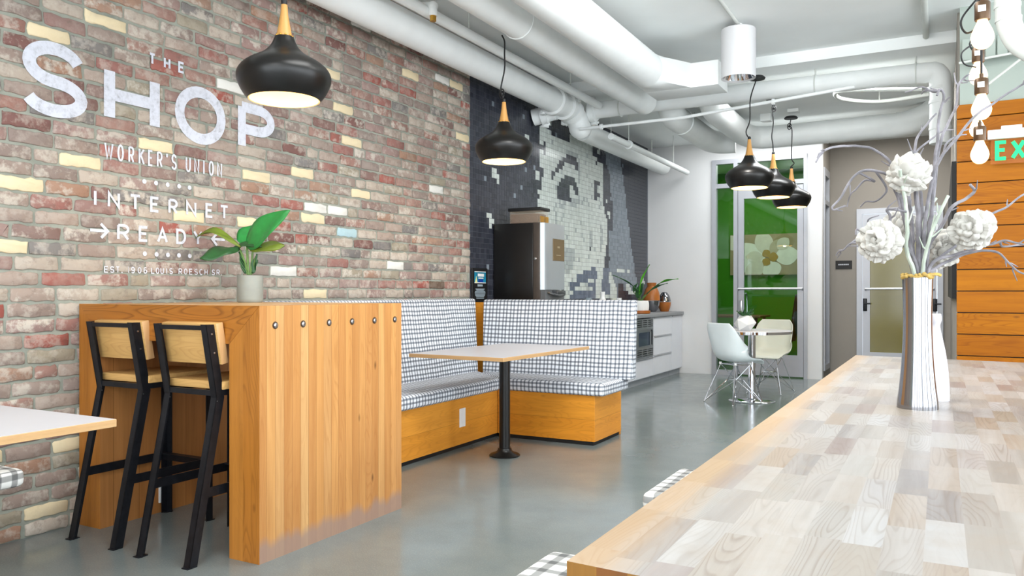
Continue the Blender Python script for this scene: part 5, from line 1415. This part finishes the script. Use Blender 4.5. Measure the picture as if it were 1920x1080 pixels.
# ================================================================== PENDANT LAMPS
def make_pendant(label, cord_pts, canopy, first):
    return None
prof_o = [(.160, 0), (.176, .018), (.193, .045), (.206, .075), (.211, .1), (.207, .122), (.192, .146), (.166, .168), (.13, .189), (.098, .208), (.074, .23), (.056, .255), (.046, .278), (.042, .288)]
prof_i = [(r - .006, z + .002) for r, z in prof_o]
def pendant(label, x, y, z, cord, canopy=None, s=1.0, knot=None):
    t = thing('pendant_lamp', label, 'lamp', (x, y, z), 'black pendant lamps with wooden necks')
    c = (x, y, z)
    sc_ = lambda pr: [(r * s, h * s) for r, h in pr]
    MB().lathe(smooth_prof(sc_(prof_o), 3) + [(0, .289 * s)], c, n=64, cap=False).build('shade', M['black_shade'], t, sharp=60)
    MB().lathe([(.160 * s, 0)] + smooth_prof(sc_(prof_i), 3) + [(0, .284 * s)], c, n=64, cap=False).build('shade_lining', M['cream_lining'], t, sharp=60)
    m = MB()
    for k in range(10):
        a = k * 2 * PI / 10
        m.ball((x + .037 * s * math.cos(a), y + .037 * s * math.sin(a), z + .292 * s), .005 * s, n=6)
    m.build('brass_studs', M['brass'], t)
    MB().lathe(sc_([(.040, .286), (.036, .288), (.034, .3), (.026, .34), (.018, .39), (.0145, .435), (.013, .437)]), c, n=28).build('neck', M['oak_neck'], t, sharp=50)
    MB().lathe(sc_([(.014, .436), (.014, .455), (.008, .462)]), c, n=16).build('neck_cap', M['black'], t)
    MB().ball((x, y, z + .10 * s), .04 * s, n=14).build('bulb', M['bulb_in'], t)
    lamp('lamp_light', 'POINT', (0, 0, .035), 4, (1, .76, .46), size=.05, parent=t)
    P = smooth_path([(x, y, z + .458 * s)] + [Vector(p) for p in cord], 5)
    m = MB().tube(P, .0055, n=8)
    if knot is not None:
        kx = Vector(knot)
        m.tube([kx + Vector((.02 * math.cos(a * .5), 0, .035 * math.sin(a * .5))) for a in range(13)], .005, n=6)
        m.ball(kx, .014, n=8)
    m.build('cord', M['black'], t)
    if canopy:
        MB().lathe([(.07, 0), (.075, .01), (.06, .026), (.0, .03)], canopy, n=28).build('canopy', M['black'], t)
    return t
def up(px, py, D): return at(px, py, D)
pendant('large black pendant lamp nearest the camera, over the bar table', -2.643, 2.693, 2.011, [(-2.643, 2.693, 2.6), (-2.643, 2.693, 3.27)], (-2.643, 2.693, 3.268))
pendant('black pendant lamp over the banquette table, in front of the mural', -2.80, 5.051, 2.082, [up(939, 168, 5.78), up(946, 130, 5.78), up(946, 100, 5.78), up(946, 78, 5.78), up(941, 66, 5.76)], None, knot=up(941, 176, 5.78))
pendant('black pendant lamp left front of the row of three by the glass door', -1.505, 7.244, 2.064, [up(1402, 256, 7.09), up(1399, 246, 7.09), up(1406, 225, 7.09), up(1407, 185, 7.09), up(1418, 150, 7.09)], tuple(up(1419, 149, 7.09)))
pendant('black pendant lamp in the middle of the row of three by the glass door', -1.485, 8.288, 2.088, [up(1449, 270, 8.0), up(1447, 255, 8.0), up(1450, 230, 8.0), up(1448, 200, 8.0), up(1450, 188, 8.0)], tuple(up(1450, 187, 8.0)), knot=up(1451, 203, 8.0))
pendant('black pendant lamp furthest back in the row of three by the glass door', -1.475, 9.333, 2.088, [up(1483, 312, 8.91), up(1489, 306, 8.91), up(1484, 295, 8.91), up(1485, 245, 8.91), up(1481, 236, 8.91), up(1483, 224, 8.91)], tuple(up(1483, 223, 8.91)), knot=up(1480, 237, 8.91))
for px, py, D, lab in ((1488, 205, 8.95, 'white junction box above the furthest pendant lamp'), (1437, 222, 9.2, 'white junction box beside the far duct'), (1455, 180, 8.05, 'flat white junction box above the middle pendant lamp')):
    c = at(px, py, D)
    MB().box(c.x - .06, c.x + .06, c.y - .06, c.y + .06, c.z - .04, 3.2, bev=.006).build('junction_box', M['pipe'], label=lab, cat='junction box')

# ================================================================== HANGING BULBS
def hanging_bulb(x, y, z, label, loops=()):
    t = thing('hanging_bulb', label, 'bulb lamp', (x, y, z), 'bare bulbs hanging over the long table')
    pr = smooth_prof([(0, -.031), (.012, -.029), (.024, -.018), (.0298, 0), (.027, .017), (.018, .038), (.0135, .05), (.013, .058)], 4)
    MB().lathe(pr, (x, y, z), n=28, cap=False).build('bulb', M['bulb'], t, sharp=80)
    MB().lathe([(.0195, .052), (.0205, .055), (.0205, .1), (.018, .104), (.006, .106), (.006, .12)], (x, y, z), n=24).build('socket', M['bronze'], t)
    MB().box(x - .012, x + .008, y - .0212, y - .019, z + .072, z + .09).build('sticker', M['white_plastic'], t)
    m = MB().tube([(x, y, z + .11), (x, y, 3.29)], .0035, n=8)
    for lp in loops:
        m.tube(smooth_path(lp, 5), .003, n=6)
    m.build('cord', M['black'], t)
hanging_bulb(.106, 2.65, 1.862, 'nearest and highest bare bulb of the hanging row', [[at(1830, 0, 2.3), at(1806, 30, 2.3), at(1802, 48, 2.3), at(1812, 62, 2.3), at(1828, 56, 2.3)]])
hanging_bulb(.12, 3.328, 1.912, 'bare bulb partly behind the first socket, second from the top', [[at(1832, 62, 2.9), at(1818, 82, 2.9), at(1828, 100, 2.9)], [at(1822, 84, 2.85), at(1803, 100, 2.85), at(1808, 120, 2.85), at(1830, 126, 2.85)]])
hanging_bulb(.118, 3.02, 1.728, 'bare bulb at mid height, third from the top')
hanging_bulb(.138, 3.94, 1.827, 'furthest bare bulb, fourth from the top and half hidden')
hanging_bulb(.125, 3.33, 1.627, 'lowest bare bulb of the hanging row, left of the exit sign')

# ================================================================== EXIT SIGN
ex = thing('exit_sign', 'green EXIT sign on the orange boards at the right edge', 'sign', (.5, 6.84, 2.2))
MB().box(.305, .76, 6.80, 6.85, 2.257, 2.325, bev=.004).build('housing', M['pipe'], ex)
MB().box(.39, .52, 6.80, 6.88, 2.325, 2.35, bev=.003).build('mount', M['pipe'], ex)
MB().box(.325, .74, 6.822, 6.828, 2.075, 2.257).build('panel', mat('exit_panel', (196, 110, 40), .15, alpha=.35, vary=0), ex)
for bx_ in [('E', .352, .434, 2.1, 2.245), ('X', .45, .545, 2.1, 2.245), ('I', .556, .584, 2.1, 2.245), ('T', .593, .68, 2.1, 2.245)]:
    m = MB()
    letters(m, [bx_], .026, lambda v: Vector((v[0], 6.819, v[1])), Vector((0, -1, 0)))
    m.build('letter', M['exit_green'], ex, smooth=False, solid=.004)

# ================================================================== LIGHT
w = bpy.data.worlds.new('daylight'); sc.world = w; w.use_nodes = True
bg = w.node_tree.nodes['Background']
bg.inputs[0].default_value = (.84, .92, 1.0, 1); bg.inputs[1].default_value = 3.0
lamp('window_daylight', 'AREA', (3.62, 1.9, 1.75), 250, (.92, .97, 1.0), 8.2, 2.6).rotation_euler = (PI / 2, 0, PI / 2)
lamp('window_daylight', 'AREA', (-.1, -3.05, 1.7), 160, (.92, .97, 1.0), 5.8, 2.7, (PI / 2, 0, 0))
lamp('green_room_fill', 'AREA', (-2.6, 12.6, 3.15), 26, (1, .98, .93), 1.6, 1.4, (0, 0, 0))  # unseen fill lamp added to brighten the green room
lamp('hall_fill', 'AREA', (-.6, 10.9, 3.15), 12, (1, .97, .92), .5, .5, (0, 0, 0))  # unseen fill lamp added for the hallway
# unseen fill lamps added under ceiling; added strips behind cross pipe and far duct
for x, y, e_, tilt in ((1.6, -.6, 20, 0), (-1.4, -.2, 40, 0), (-1.6, 2.6, 36, 0), (-.9, 3.7, 75, 40)):
    lamp('ceiling_fill', 'AREA', (x, y, 3.22), e_, (1, 1, .98), 1.2, 1.2, (math.radians(tilt), 0, 0))
lamp('hidden_strip_fill', 'AREA', (-.95, 8.28, 3.17), 40, (.97, .99, 1), 1.5, .3, (0, 0, 0))
lamp('hidden_strip_fill', 'AREA', (-1.7, 10.3, 3.17), 30, (.97, .99, 1), 2.0, .3, (0, 0, 0))
lamp('can_lamp', 'SPOT', (-1.437, 6.5, 2.93), 60, (1, .95, .88), .06).data.spot_size = 1.6
sc.view_settings.view_transform = 'Standard'
sc.view_settings.look = 'None'
sc.view_settings.gamma = 1.0
sc.view_settings.use_curve_mapping = False
sc.view_settings.exposure = 0.34
for o_ in list(bpy.data.objects):
    if o_.type == 'MESH' and o_.users == 0: bpy.data.objects.remove(o_)
